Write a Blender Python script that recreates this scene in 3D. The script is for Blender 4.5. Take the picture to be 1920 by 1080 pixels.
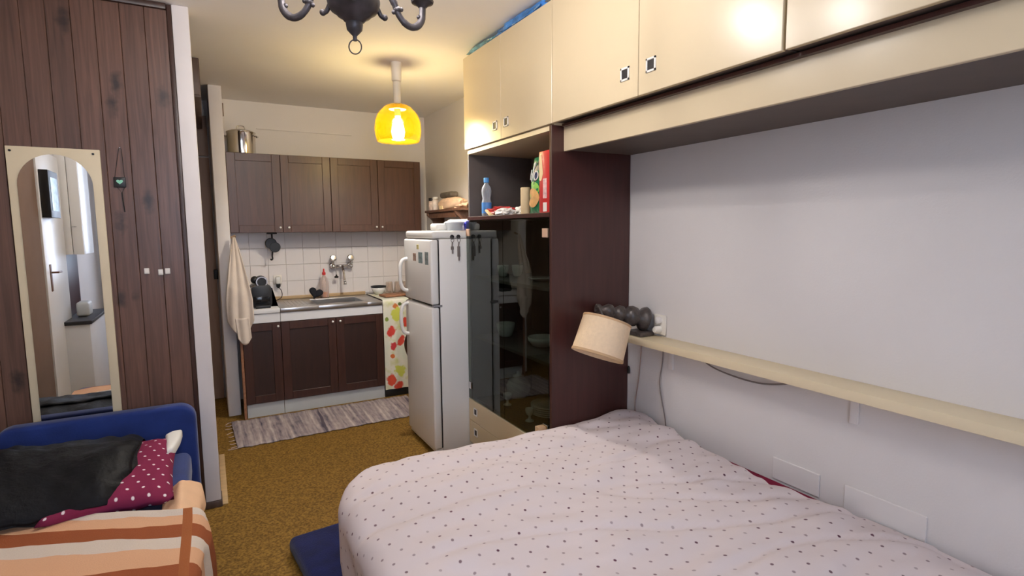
import bpy, bmesh, math, random
from mathutils import Vector, Matrix, noise
for o in list(bpy.data.objects): bpy.data.objects.remove(o)
SC = bpy.context.scene
COL = SC.collection
R = random.Random(7)
PI = math.pi

# ------------------------------------------------------------------ camera
def setup_camera():
    F = 1033.65
    pitch, roll, yaw = (math.radians(a) for a in (6.1127, -0.492, 28.835))
    cy, sy, cp, sp = math.cos(yaw), math.sin(yaw), math.cos(pitch), math.sin(pitch)
    f = Vector((sy*cp, cy*cp, -sp)); r = Vector((cy, -sy, 0)); u = r.cross(f)
    cr, sr = math.cos(roll), math.sin(roll)
    r2 = r*cr + u*sr; u2 = u*cr - r*sr
    cam = bpy.data.cameras.new('camera')
    cam.sensor_width = 36; cam.lens = F/1920*36; cam.clip_start = 0.02
    o = bpy.data.objects.new('camera', cam); COL.objects.link(o)
    o.matrix_world = Matrix(((r2.x, u2.x, -f.x, 0), (r2.y, u2.y, -f.y, 0), (r2.z, u2.z, -f.z, 1.45), (0, 0, 0, 1)))
    SC.camera = o
setup_camera()
# ------------------------------------------------------------------ world, exposure, lights
SC.view_settings.view_transform = 'Standard'; SC.view_settings.look = 'None'
SC.view_settings.gamma = 1.0; SC.view_settings.use_curve_mapping = False
SC.view_settings.exposure = 0.15
W = bpy.data.worlds.new('daylight'); SC.world = W; W.use_nodes = True
WB = W.node_tree.nodes['Background']; WB.inputs[0].default_value = (0.70, 0.78, 1.0, 1); WB.inputs[1].default_value = 8.2
SC.cycles.use_denoising = True
SC.cycles.max_bounces = 10; SC.cycles.diffuse_bounces = 6; SC.cycles.glossy_bounces = 5
SC.cycles.transparent_max_bounces = 12; SC.cycles.transmission_bounces = 6
SC.cycles.caustics_reflective = False; SC.cycles.caustics_refractive = False
SC.cycles.sample_clamp_indirect = 6.0
CHANDELIER_W = 11.0      # watts per bulb
PENDANT_GLOW = 690.0    # radiance of the pendant bulb
# daylight sampling portal in the window opening of the rear wall
def portal():
    l = bpy.data.lights.new('window_portal', 'AREA'); l.shape = 'RECTANGLE'; l.size = 1.2; l.size_y = 1.4
    l.cycles.is_portal = True
    o = bpy.data.objects.new('window_portal', l); COL.objects.link(o)
    o.location = (0.05, -1.27, 1.66); o.rotation_euler = (PI/2, 0, PI)   # faces into the room
portal()

# ------------------------------------------------------------------ materials
MATS = {}
def N(nt, t, **kw):
    n = nt.nodes.new(t)
    for k, v in kw.items(): setattr(n, k, v)
    return n
def mat(name, col, rough=0.5, metal=0.0, spec=0.5, var=0.0, vscale=6.0, bump=0.0, bscale=60.0, stretch=(1,1,1), trans=0.0, coat=0.0, emis=None, estr=0.0, sheen=0.0, alpha=1.0, ior=1.45):
    if name in MATS: return MATS[name]
    m = bpy.data.materials.new(name); m.use_nodes = True; nt = m.node_tree
    b = nt.nodes['Principled BSDF']
    b.inputs['Base Color'].default_value = (*col, 1); b.inputs['Roughness'].default_value = rough
    b.inputs['Metallic'].default_value = metal; b.inputs['Specular IOR Level'].default_value = spec
    b.inputs['Transmission Weight'].default_value = trans; b.inputs['Coat Weight'].default_value = coat
    b.inputs['Coat Roughness'].default_value = 0.12; b.inputs['IOR'].default_value = ior
    b.inputs['Sheen Weight'].default_value = sheen; b.inputs['Alpha'].default_value = alpha
    if emis: b.inputs['Emission Color'].default_value = (*emis, 1); b.inputs['Emission Strength'].default_value = estr
    tc = N(nt, 'ShaderNodeTexCoord'); mp = N(nt, 'ShaderNodeMapping'); mp.inputs['Scale'].default_value = stretch
    nt.links.new(tc.outputs['Object'], mp.inputs[0])
    nz = N(nt, 'ShaderNodeTexNoise'); nz.inputs['Scale'].default_value = vscale; nz.inputs['Detail'].default_value = 5
    nt.links.new(mp.outputs[0], nz.inputs['Vector'])
    rp = N(nt, 'ShaderNodeValToRGB')
    lo = tuple(max(0, c*(1-var)) for c in col); hi = tuple(min(1, c*(1+var)) for c in col)
    rp.color_ramp.elements[0].color = (*lo, 1); rp.color_ramp.elements[0].position = 0.3
    rp.color_ramp.elements[1].color = (*hi, 1); rp.color_ramp.elements[1].position = 0.7
    nt.links.new(nz.outputs['Fac'], rp.inputs[0]); nt.links.new(rp.outputs[0], b.inputs['Base Color'])
    if bump > 0:
        n2 = N(nt, 'ShaderNodeTexNoise'); n2.inputs['Scale'].default_value = bscale; n2.inputs['Detail'].default_value = 4
        nt.links.new(mp.outputs[0], n2.inputs['Vector'])
        bp = N(nt, 'ShaderNodeBump'); bp.inputs['Strength'].default_value = bump; bp.inputs['Distance'].default_value = 0.01
        nt.links.new(n2.outputs['Fac'], bp.inputs['Height']); nt.links.new(bp.outputs[0], b.inputs['Normal'])
    MATS[name] = m
    return m
def math_n(nt, op, a, b=None, c=None):
    n = N(nt, 'ShaderNodeMath', operation=op)
    for i, v in enumerate((a, b, c)):
        if v is None: continue
        if hasattr(v, 'links') or hasattr(v, 'is_linked'): nt.links.new(v, n.inputs[i])
        else: n.inputs[i].default_value = v
    return n.outputs[0]
def mixc(nt, fac, a, b):
    n = N(nt, 'ShaderNodeMix', data_type='RGBA')
    nt.links.new(fac, n.inputs['Factor']) if hasattr(fac, 'is_linked') else setattr(n.inputs['Factor'], 'default_value', fac)
    for s, v in (('A', a), ('B', b)):
        sock = [i for i in n.inputs if i.name == s and i.type == 'RGBA'][0]
        if hasattr(v, 'is_linked'): nt.links.new(v, sock)
        else: sock.default_value = (*v, 1)
    return [o for o in n.outputs if o.type == 'RGBA'][0]

def wood_mat(name, dark, light, scale=(9, 9, 0.9), rough=0.4, knots=0.0, bump=0.15, coat=0.0, rand=0.0):
    m = bpy.data.materials.new(name); m.use_nodes = True; nt = m.node_tree
    b = nt.nodes['Principled BSDF']; b.inputs['Roughness'].default_value = rough
    b.inputs['Coat Weight'].default_value = coat; b.inputs['Coat Roughness'].default_value = 0.2
    g = N(nt, 'ShaderNodeNewGeometry'); oi = N(nt, 'ShaderNodeObjectInfo')
    mp = N(nt, 'ShaderNodeMapping'); mp.inputs['Scale'].default_value = scale
    nt.links.new(g.outputs['Position'], mp.inputs[0])
    sh = N(nt, 'ShaderNodeVectorMath', operation='ADD'); nt.links.new(mp.outputs[0], sh.inputs[0])
    cx = N(nt, 'ShaderNodeCombineXYZ')
    rv = math_n(nt, 'MULTIPLY', oi.outputs['Random'], 23.0); nt.links.new(rv, cx.inputs[2]); nt.links.new(rv, cx.inputs[0])
    nt.links.new(cx.outputs[0], sh.inputs[1])
    nz = N(nt, 'ShaderNodeTexNoise'); nz.inputs['Scale'].default_value = 3.0; nz.inputs['Detail'].default_value = 7; nz.inputs['Distortion'].default_value = 0.6
    nt.links.new(sh.outputs[0], nz.inputs['Vector'])
    rp = N(nt, 'ShaderNodeValToRGB'); rp.color_ramp.elements[0].color = (*dark, 1); rp.color_ramp.elements[1].color = (*light, 1)
    rp.color_ramp.elements[0].position = 0.3; rp.color_ramp.elements[1].position = 0.72
    nt.links.new(nz.outputs['Fac'], rp.inputs[0]); col = rp.outputs[0]
    if rand > 0:
        f = math_n(nt, 'MULTIPLY_ADD', oi.outputs['Random'], rand, 1 - rand/2)
        vm = N(nt, 'ShaderNodeVectorMath', operation='SCALE'); nt.links.new(col, vm.inputs[0]); nt.links.new(f, vm.inputs['Scale']); col = vm.outputs[0]
    if knots > 0:
        mk_ = N(nt, 'ShaderNodeMapping'); mk_.inputs['Scale'].default_value = (7.0, 0.0, 3.2); nt.links.new(g.outputs['Position'], mk_.inputs[0])
        vo = N(nt, 'ShaderNodeTexVoronoi'); vo.inputs['Scale'].default_value = 1.0; nt.links.new(mk_.outputs[0], vo.inputs['Vector'])
        n3 = N(nt, 'ShaderNodeTexNoise'); n3.inputs['Scale'].default_value = 25; nt.links.new(g.outputs['Position'], n3.inputs['Vector'])
        d = math_n(nt, 'MULTIPLY_ADD', n3.outputs['Fac'], 0.24, math_n(nt, 'SUBTRACT', vo.outputs['Distance'], 0.05))
        k = N(nt, 'ShaderNodeValToRGB'); k.color_ramp.elements[0].color = (1, 1, 1, 1); k.color_ramp.elements[0].position = 0.13
        k.color_ramp.elements[1].color = (0, 0, 0, 1); k.color_ramp.elements[1].position = 0.29
        nt.links.new(d, k.inputs[0])
        wn = N(nt, 'ShaderNodeSeparateColor'); nt.links.new(vo.outputs['Color'], wn.inputs[0])
        sel = math_n(nt, 'GREATER_THAN', wn.outputs[0], 0.3)
        fk = math_n(nt, 'MULTIPLY', math_n(nt, 'MULTIPLY', k.outputs[0], sel), knots)
        col = mixc(nt, fk, col, tuple(c*0.35 for c in dark))
    nt.links.new(col, b.inputs['Base Color'])
    if bump > 0:
        bp = N(nt, 'ShaderNodeBump'); bp.inputs['Strength'].default_value = bump; bp.inputs['Distance'].default_value = 0.004
        nt.links.new(nz.outputs['Fac'], bp.inputs['Height']); nt.links.new(bp.outputs[0], b.inputs['Normal'])
    MATS[name] = m
    return m

M_wall = mat('plaster_white', (0.70, 0.67, 0.655), 0.85, spec=0.2, var=0.03, vscale=1.5, bump=0.08, bscale=140)
M_kwall = mat('plaster_kitchen', (0.80, 0.765, 0.73), 0.85, spec=0.2, var=0.03, vscale=1.5, bump=0.08, bscale=140)
M_ceil = mat('plaster_ceiling', (0.86, 0.84, 0.83), 0.9, spec=0.15, var=0.03, vscale=1.2, bump=0.05, bscale=90)
M_post = mat('painted_post', (0.74, 0.70, 0.69), 0.5, var=0.04, vscale=4, bump=0.05, bscale=20)
M_plank = wood_mat('plank_wood', (0.070, 0.033, 0.022), (0.145, 0.070, 0.046), (22, 22, 0.9), 0.42, knots=1.0, bump=0.12, coat=0.12, rand=0.28)
M_plankdark = wood_mat('plank_trim', (0.03, 0.013, 0.010), (0.055, 0.026, 0.019), (10, 10, 0.8), 0.4)
M_hall = wood_mat('hall_wood', (0.30, 0.19, 0.14), (0.36, 0.24, 0.18), (10, 10, 0.8), 0.45)
M_halldark = wood_mat('hall_dark', (0.07, 0.045, 0.038), (0.11, 0.07, 0.058), (10, 10, 0.8), 0.45)
M_kdoor = wood_mat('kitchen_door_wood', (0.066, 0.029, 0.018), (0.10, 0.044, 0.027), (14, 14, 1.2), 0.40, bump=0.05, coat=0.05)
M_kbase = wood_mat('kitchen_base_wood', (0.034, 0.012, 0.009), (0.058, 0.021, 0.014), (14, 14, 1.2), 0.36, bump=0.06, coat=0.1)
M_kbasepanel = wood_mat('kitchen_base_panel', (0.020, 0.008, 0.006), (0.034, 0.013, 0.009), (14, 14, 1.2), 0.4, bump=0.05)
M_mahog = wood_mat('mahogany_panel', (0.042, 0.013, 0.011), (0.06, 0.019, 0.016), (14, 14, 1.0), 0.33, bump=0.03, coat=0.1)
M_unitin = mat('unit_interior', (0.115, 0.095, 0.086), 0.55, var=0.1, vscale=8)
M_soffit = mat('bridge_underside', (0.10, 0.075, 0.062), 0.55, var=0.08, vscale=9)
M_cream = mat('cream_laminate', (0.63, 0.525, 0.355), 0.23, spec=0.45, var=0.025, vscale=2.5, bump=0.02, bscale=20)
M_creamedge = mat('cream_shelf', (0.74, 0.63, 0.43), 0.4, var=0.04, vscale=3)
M_pull = mat('pull_frame', (0.78, 0.76, 0.72), 0.35, var=0.02)
M_black = mat('black_plastic', (0.012, 0.012, 0.013), 0.4, var=0.1)
M_dark = mat('dark_recess', (0.02, 0.018, 0.02), 0.5, var=0.1)
M_white = mat('white_enamel', (0.80, 0.79, 0.76), 0.3, spec=0.5, var=0.02, vscale=3)
M_fridge = mat('fridge_enamel', (0.84, 0.825, 0.80), 0.34, spec=0.5, var=0.02, vscale=2, bump=0.02, bscale=180)
M_offwhite = mat('offwhite_front', (0.66, 0.66, 0.67), 0.4, var=0.03, vscale=5)
M_kick = mat('kick_board', (0.50, 0.52, 0.52), 0.5, var=0.05, vscale=5)
M_chrome = mat('chrome', (0.75, 0.75, 0.76), 0.18, metal=1.0, var=0.04)
M_steel = mat('stainless', (0.52, 0.50, 0.48), 0.3, metal=1.0, var=0.06, vscale=20, stretch=(1, 12, 12))
M_pot = mat('pot_steel', (0.66, 0.63, 0.60), 0.12, metal=1.0, var=0.03)
M_bronze = mat('chandelier_bronze', (0.075, 0.068, 0.075), 0.42, metal=0.55, var=0.25, vscale=25, bump=0.1, bscale=60)
M_tile = mat('tile_glaze', (0.80, 0.75, 0.725), 0.32, spec=0.45, var=0.02, vscale=10, coat=0.1)
M_grout = mat('tile_grout', (0.68, 0.63, 0.59), 0.9, var=0.05)
M_batten = mat('pine_batten', (0.55, 0.38, 0.20), 0.5, var=0.12, vscale=10, stretch=(1, 8, 8))
M_blue = mat('blue_velour', (0.012, 0.030, 0.155), 0.85, spec=0.2, var=0.18, vscale=9, bump=0.12, bscale=200, sheen=0.25)
M_bluemat = mat('blue_mat_fabric', (0.008, 0.012, 0.07), 0.95, spec=0.1, var=0.3, vscale=12, bump=0.25, bscale=160, sheen=0.15)
M_leather = mat('black_leather', (0.005, 0.0055, 0.007), 0.55, spec=0.22, var=0.3, vscale=14, bump=0.35, bscale=40)
M_towel = mat('towel_cotton', (0.64, 0.55, 0.47), 0.95, spec=0.1, var=0.06, vscale=10, bump=0.3, bscale=260)
M_shade = mat('lampshade_linen', (0.80, 0.62, 0.42), 0.9, spec=0.1, var=0.04, vscale=60, bump=0.15, bscale=220)
M_shadetrim = mat('lampshade_trim', (0.55, 0.36, 0.20), 0.8, var=0.1)
M_turned = wood_mat('turned_wood', (0.03, 0.024, 0.022), (0.085, 0.067, 0.06), (20, 20, 20), 0.38, bump=0.05)
M_red = mat('red_print', (0.60, 0.035, 0.035), 0.35, var=0.08)
M_candle = mat('candle_wax', (0.80, 0.62, 0.36), 0.55, var=0.04)
M_bluecap = mat('blue_cap', (0.10, 0.36, 0.78), 0.4, var=0.03)
M_bluelabel = mat('blue_label', (0.10, 0.30, 0.72), 0.4, var=0.15, vscale=20)
M_bluecloth = mat('blue_tub', (0.07, 0.07, 0.55), 0.45, var=0.15)
M_skin = mat('peach_cloth', (0.80, 0.52, 0.33), 0.9, spec=0.1, var=0.05, vscale=12, bump=0.2, bscale=200)
M_maroonsheet = mat('maroon_sheet', (0.18, 0.015, 0.04), 0.9, spec=0.1, var=0.1, vscale=10)
M_bedwood = mat('bed_wood', (0.42, 0.27, 0.15), 0.5, var=0.12, vscale=9)
M_cable = mat('cable_rubber', (0.20, 0.17, 0.16), 0.5, var=0.05)
M_cablew = mat('cable_white', (0.60, 0.55, 0.52), 0.5, var=0.03)
M_plate = mat('wall_plate', (0.72, 0.69, 0.675), 0.6, var=0.02)
M_ivory = mat('ivory_plastic', (0.78, 0.74, 0.67), 0.35, var=0.02)
M_mirrorframe = mat('mirror_board', (0.66, 0.57, 0.40), 0.5, var=0.04, vscale=6)
M_bag = mat('blue_bag_film', (0.06, 0.22, 0.55), 0.3, var=0.5, vscale=14, bump=0.4, bscale=30)
M_beige = mat('beige_panel', (0.20, 0.13, 0.09), 0.95, spec=0.05, var=0.05)
M_navycurtain = mat('curtain_cloth', (0.025, 0.018, 0.05), 0.9, var=0.2, vscale=6)
M_pink = mat('peach_packet', (0.80, 0.55, 0.36), 0.5, var=0.12, vscale=16)
M_brownwood = wood_mat('shelf_brown', (0.10, 0.045, 0.025), (0.19, 0.09, 0.05), (14, 14, 14), 0.45)
M_green = mat('green_film', (0.02, 0.22, 0.09), 0.3, var=0.3, vscale=20)
M_lime = mat('lime_print', (0.28, 0.62, 0.10), 0.4, var=0.15, vscale=30)
M_crisp = mat('crisp_print', (0.72, 0.40, 0.14), 0.5, var=0.2, vscale=30)
M_navy = mat('navy_print', (0.015, 0.02, 0.09), 0.4, var=0.1)
M_paper = mat('paper_white', (0.80, 0.78, 0.74), 0.6, var=0.03)
M_pale = mat('pale_yellow_print', (0.85, 0.66, 0.36), 0.5, var=0.05)
M_china = mat('white_china', (0.74, 0.73, 0.70), 0.2, var=0.02)
M_tan = mat('tan_tape', (0.55, 0.36, 0.25), 0.6, var=0.05)
M_cutboard = wood_mat('board_wood', (0.22, 0.09, 0.04), (0.36, 0.17, 0.09), (20, 20, 20), 0.5)
M_glassclear = mat('clear_glass', (0.9, 0.88, 0.86), 0.03, trans=1.0, ior=1.3)
def thin_plastic(name, col, op):
    m = bpy.data.materials.new(name); m.use_nodes = True; nt = m.node_tree
    b = nt.nodes['Principled BSDF']; out = nt.nodes['Material Output']
    b.inputs['Base Color'].default_value = (*col, 1); b.inputs['Roughness'].default_value = 0.12
    tr = N(nt, 'ShaderNodeBsdfTransparent'); tr.inputs[0].default_value = (*[0.5+0.5*c for c in col], 1)
    lw = N(nt, 'ShaderNodeLayerWeight'); lw.inputs[0].default_value = 0.45
    f = math_n(nt, 'MULTIPLY_ADD', lw.outputs['Facing'], 0.75, op)
    mx = N(nt, 'ShaderNodeMixShader'); nt.links.new(f, mx.inputs[0]); nt.links.new(tr.outputs[0], mx.inputs[1]); nt.links.new(b.outputs[0], mx.inputs[2])
    nt.links.new(mx.outputs[0], out.inputs[0])
    return m
M_pet = thin_plastic('clear_plastic', (0.75, 0.80, 0.86), 0.22)
M_soap = thin_plastic('soap_plastic', (0.80, 0.70, 0.66), 0.22)
M_tumbler = thin_plastic('tumbler_glass', (0.78, 0.68, 0.60), 0.15)

def amber_mat():
    m = bpy.data.materials.new('amber_glass'); m.use_nodes = True; nt = m.node_tree
    b = nt.nodes['Principled BSDF']; out = nt.nodes['Material Output']
    b.inputs['Base Color'].default_value = (0.050, 0.026, 0.0002, 1); b.inputs['Roughness'].default_value = 0.08
    b.inputs['Coat Weight'].default_value = 0.3
    tl = N(nt, 'ShaderNodeBsdfTranslucent'); tl.inputs[0].default_value = (0.52, 0.27, 0.002, 1)
    tr = N(nt, 'ShaderNodeBsdfTransparent'); tr.inputs[0].default_value = (1.0, 0.90, 0.62, 1)
    m1 = N(nt, 'ShaderNodeMixShader'); m1.inputs[0].default_value = 0.95
    m2 = N(nt, 'ShaderNodeMixShader'); m2.inputs[0].default_value = 0.42
    nt.links.new(tl.outputs[0], m1.inputs[1]); nt.links.new(b.outputs[0], m1.inputs[2])
    nt.links.new(m1.outputs[0], m2.inputs[1]); nt.links.new(tr.outputs[0], m2.inputs[2]); nt.links.new(m2.outputs[0], out.inputs[0])
    return m
M_amber = amber_mat()
def smoked_mat(name, tint, rough=0.0):
    m = bpy.data.materials.new(name); m.use_nodes = True; nt = m.node_tree
    out = nt.nodes['Material Output']; nt.nodes.remove(nt.nodes['Principled BSDF'])
    tr = N(nt, 'ShaderNodeBsdfTransparent'); tr.inputs[0].default_value = (*tint, 1)
    gl = N(nt, 'ShaderNodeBsdfGlossy'); gl.inputs['Roughness'].default_value = rough; gl.inputs[0].default_value = (0.9, 0.95, 0.95, 1)
    fr = N(nt, 'ShaderNodeFresnel'); fr.inputs[0].default_value = 1.5
    mx = N(nt, 'ShaderNodeMixShader'); ge = N(nt, 'ShaderNodeNewGeometry')      # reflect once, at the outer face of the thin pane
    fc_ = math_n(nt, 'MULTIPLY', fr.outputs[0], math_n(nt, 'SUBTRACT', 1.0, ge.outputs['Backfacing']))
    nt.links.new(fc_, mx.inputs[0]); nt.links.new(tr.outputs[0], mx.inputs[1]); nt.links.new(gl.outputs[0], mx.inputs[2])
    nt.links.new(mx.outputs[0], out.inputs[0])
    return m
M_smoked = smoked_mat('smoked_glass', (0.52, 0.56, 0.53))
M_pane = smoked_mat('window_glass', (0.96, 0.98, 0.98))
M_mirror = mat('mirror_silver', (0.92, 0.92, 0.92), 0.0, metal=1.0)
def floor_mat():
    m = bpy.data.materials.new('mustard_floor'); m.use_nodes = True; nt = m.node_tree
    b = nt.nodes['Principled BSDF']; b.inputs['Roughness'].default_value = 0.75; b.inputs['Specular IOR Level'].default_value = 0.25
    tc = N(nt, 'ShaderNodeTexCoord')
    n1 = N(nt, 'ShaderNodeTexNoise'); n1.inputs['Scale'].default_value = 95; n1.inputs['Detail'].default_value = 3
    n2 = N(nt, 'ShaderNodeTexNoise'); n2.inputs['Scale'].default_value = 2.2; n2.inputs['Detail'].default_value = 4
    for n in (n1, n2): nt.links.new(tc.outputs['Object'], n.inputs['Vector'])
    r = N(nt, 'ShaderNodeValToRGB'); e = r.color_ramp.elements
    e[0].position = 0.36; e[0].color = (0.13, 0.067, 0.010, 1); e[1].position = 0.68; e[1].color = (0.32, 0.182, 0.035, 1)
    nt.links.new(n1.outputs['Fac'], r.inputs[0])
    r2 = N(nt, 'ShaderNodeValToRGB'); r2.color_ramp.elements[0].color = (0.85, 0.83, 0.8, 1); r2.color_ramp.elements[1].color = (1.1, 1.1, 1.1, 1)
    nt.links.new(n2.outputs['Fac'], r2.inputs[0])
    mu = N(nt, 'ShaderNodeMix', data_type='RGBA', blend_type='MULTIPLY'); mu.inputs['Factor'].default_value = 1
    cs = [i for i in mu.inputs if i.type == 'RGBA']; nt.links.new(r.outputs[0], cs[0]); nt.links.new(r2.outputs[0], cs[1])
    nt.links.new([o for o in mu.outputs if o.type == 'RGBA'][0], b.inputs['Base Color'])
    bp = N(nt, 'ShaderNodeBump'); bp.inputs['Strength'].default_value = 0.25; bp.inputs['Distance'].default_value = 0.004
    nt.links.new(n1.outputs['Fac'], bp.inputs['Height']); nt.links.new(bp.outputs[0], b.inputs['Normal'])
    return m
M_floor = floor_mat()
def dots_mat(name, base, dot, kx, ky, rad, faint=True, rough=0.9, alt=None):
    m = bpy.data.materials.new(name); m.use_nodes = True; nt = m.node_tree
    b = nt.nodes['Principled BSDF']; b.inputs['Roughness'].default_value = rough; b.inputs['Specular IOR Level'].default_value = 0.15
    uv = N(nt, 'ShaderNodeUVMap'); sx = N(nt, 'ShaderNodeSeparateXYZ'); nt.links.new(uv.outputs[0], sx.inputs[0])
    y = math_n(nt, 'MULTIPLY', sx.outputs[1], ky); row = math_n(nt, 'FLOOR', y)
    off = math_n(nt, 'MULTIPLY', row, 0.37)
    x = math_n(nt, 'ADD', math_n(nt, 'MULTIPLY', sx.outputs[0], kx), off); colm = math_n(nt, 'FLOOR', x)
    fx = math_n(nt, 'DIVIDE', math_n(nt, 'SUBTRACT', math_n(nt, 'FRACT', x), 0.5), kx)
    fy = math_n(nt, 'DIVIDE', math_n(nt, 'SUBTRACT', math_n(nt, 'FRACT', y), 0.5), ky)
    d = math_n(nt, 'SQRT', math_n(nt, 'ADD', math_n(nt, 'MULTIPLY', fx, fx), math_n(nt, 'MULTIPLY', fy, fy)))
    mr = N(nt, 'ShaderNodeMapRange'); mr.inputs['From Min'].default_value = rad*1.15; mr.inputs['From Max'].default_value = rad*0.7
    nt.links.new(d, mr.inputs[0]); f = mr.outputs[0]
    if faint:
        cb = N(nt, 'ShaderNodeCombineXYZ'); nt.links.new(row, cb.inputs[0]); nt.links.new(colm, cb.inputs[1])
        wn = N(nt, 'ShaderNodeTexWhiteNoise'); nt.links.new(cb.outputs[0], wn.inputs[0])
        f = math_n(nt, 'MULTIPLY', f, math_n(nt, 'MULTIPLY_ADD', wn.outputs[0], 0.65, 0.35))
    nz = N(nt, 'ShaderNodeTexNoise'); nz.inputs['Scale'].default_value = 4; nt.links.new(uv.outputs[0], nz.inputs['Vector'])
    bc = mixc(nt, nz.outputs['Fac'], tuple(c*0.94 for c in base), tuple(min(1, c*1.04) for c in base))
    nt.links.new(mixc(nt, f, bc, dot), b.inputs['Base Color'])
    n2 = N(nt, 'ShaderNodeTexNoise'); n2.inputs['Scale'].default_value = 300; nt.links.new(uv.outputs[0], n2.inputs['Vector'])
    bp = N(nt, 'ShaderNodeBump'); bp.inputs['Strength'].default_value = 0.1; bp.inputs['Distance'].default_value = 0.003
    nt.links.new(n2.outputs['Fac'], bp.inputs['Height']); nt.links.new(bp.outputs[0], b.inputs['Normal'])
    return m
M_duvet = dots_mat('dotted_duvet', (0.68, 0.605, 0.615), (0.10, 0.035, 0.06), 1/0.064, 1/0.05, 0.0052)
M_dotpillow = dots_mat('dotted_pillow', (0.20, 0.022, 0.065), (0.80, 0.72, 0.74), 1/0.052, 1/0.042, 0.0055, faint=False)
def ramp_mat(name, comp, stops, rough=0.9, scale=1.0, noise_amt=0.0, noise_vec=(1, 1, 1), border=None):
    """constant colour bands along one UV axis; stops = [(pos 0..1, colour)]"""
    m = bpy.data.materials.new(name); m.use_nodes = True; nt = m.node_tree
    b = nt.nodes['Principled BSDF']; b.inputs['Roughness'].default_value = rough; b.inputs['Specular IOR Level'].default_value = 0.12
    uv = N(nt, 'ShaderNodeUVMap'); sx = N(nt, 'ShaderNodeSeparateXYZ'); nt.links.new(uv.outputs[0], sx.inputs[0])
    v = math_n(nt, 'MULTIPLY', sx.outputs[comp], scale)
    nz = N(nt, 'ShaderNodeTexNoise'); nz.inputs['Scale'].default_value = 9; nt.links.new(uv.outputs[0], nz.inputs['Vector'])
    if noise_amt: v = math_n(nt, 'ADD', v, math_n(nt, 'MULTIPLY', math_n(nt, 'SUBTRACT', nz.outputs['Fac'], 0.5), noise_amt))
    r = N(nt, 'ShaderNodeValToRGB'); r.color_ramp.interpolation = 'CONSTANT'
    els = r.color_ramp.elements
    while len(els) < len(stops): els.new(0.5)
    for i, (p, c) in enumerate(stops): els[i].position = p; els[i].color = (*c, 1)
    nt.links.new(v, r.inputs[0]); col = r.outputs[0]
    if border:
        lo, hi, bc = border
        f = math_n(nt, 'MULTIPLY', math_n(nt, 'GREATER_THAN', sx.outputs[1-comp], lo), math_n(nt, 'LESS_THAN', sx.outputs[1-comp], hi))
        col = mixc(nt, f, col, bc)
    n2 = N(nt, 'ShaderNodeTexNoise'); n2.inputs['Scale'].default_value = 220; nt.links.new(uv.outputs[0], n2.inputs['Vector'])
    col2 = mixc(nt, math_n(nt, 'MULTIPLY', n2.outputs['Fac'], 0.25), col, (0.3, 0.2, 0.15))
    nt.links.new(col2, b.inputs['Base Color'])
    bp = N(nt, 'ShaderNodeBump'); bp.inputs['Strength'].default_value = 0.3; bp.inputs['Distance'].default_value = 0.004
    nt.links.new(n2.outputs['Fac'], bp.inputs['Height']); nt.links.new(bp.outputs[0], b.inputs['Normal'])
    return m
# striped blanket: v measured from the far hem towards the foot end
RUST, CREAM, PEACH = (0.27, 0.065, 0.016), (0.66, 0.58, 0.50), (0.70, 0.40, 0.235)
M_blanket = ramp_mat('striped_blanket', 1, [(0.0, CREAM), (0.035, PEACH), (0.095, RUST), (0.19, CREAM), (0.265, PEACH), (0.375, RUST), (0.455, CREAM), (0.53, PEACH), (0.65, RUST), (0.73, CREAM), (0.8, PEACH), (0.9, RUST)], noise_amt=0.03, border=(-0.012, 0.018, (0.31, 0.09, 0.022)))
def rag_mat():
    m = bpy.data.materials.new('rag_weave'); m.use_nodes = True; nt = m.node_tree
    b = nt.nodes['Principled BSDF']; b.inputs['Roughness'].default_value = 0.95; b.inputs['Specular IOR Level'].default_value = 0.1
    uv = N(nt, 'ShaderNodeUVMap')
    def nzs(sc, det, st):
        mp = N(nt, 'ShaderNodeMapping'); mp.inputs['Scale'].default_value = st; nt.links.new(uv.outputs[0], mp.inputs[0])
        n = N(nt, 'ShaderNodeTexNoise'); n.inputs['Scale'].default_value = sc; n.inputs['Detail'].default_value = det; nt.links.new(mp.outputs[0], n.inputs['Vector'])
        return n.outputs['Fac']
    a = nzs(34, 2, (1, 0.04, 1)); c = nzs(30, 2, (1.2, 0.35, 1)); d = nzs(14, 1, (1, 0.05, 1))
    v = math_n(nt, 'ADD', math_n(nt, 'MULTIPLY', a, 0.72), math_n(nt, 'MULTIPLY', c, 0.28))
    r = N(nt, 'ShaderNodeValToRGB'); els = r.color_ramp.elements
    for p, cc in ((0.33, (0.10, 0.09, 0.12)), (0.42, (0.26, 0.22, 0.235)), (0.5, (0.36, 0.30, 0.30)), (0.58, (0.45, 0.385, 0.37)), (0.68, (0.60, 0.52, 0.49))):
        e = els.new(p); e.color = (*cc, 1)
    els.remove(els[0]); els.remove(els[-1])
    nt.links.new(v, r.inputs[0])
    dk = N(nt, 'ShaderNodeMapRange'); dk.inputs['From Min'].default_value = 0.66; dk.inputs['From Max'].default_value = 0.70
    nt.links.new(d, dk.inputs[0])
    nt.links.new(mixc(nt, math_n(nt, 'MULTIPLY', dk.outputs[0], 0.8), r.outputs[0], (0.05, 0.045, 0.075)), b.inputs['Base Color'])
    bp = N(nt, 'ShaderNodeBump'); bp.inputs['Strength'].default_value = 0.5; bp.inputs['Distance'].default_value = 0.01
    nt.links.new(v, bp.inputs['Height']); nt.links.new(bp.outputs[0], b.inputs['Normal'])
    return m
M_rag = rag_mat()
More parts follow.
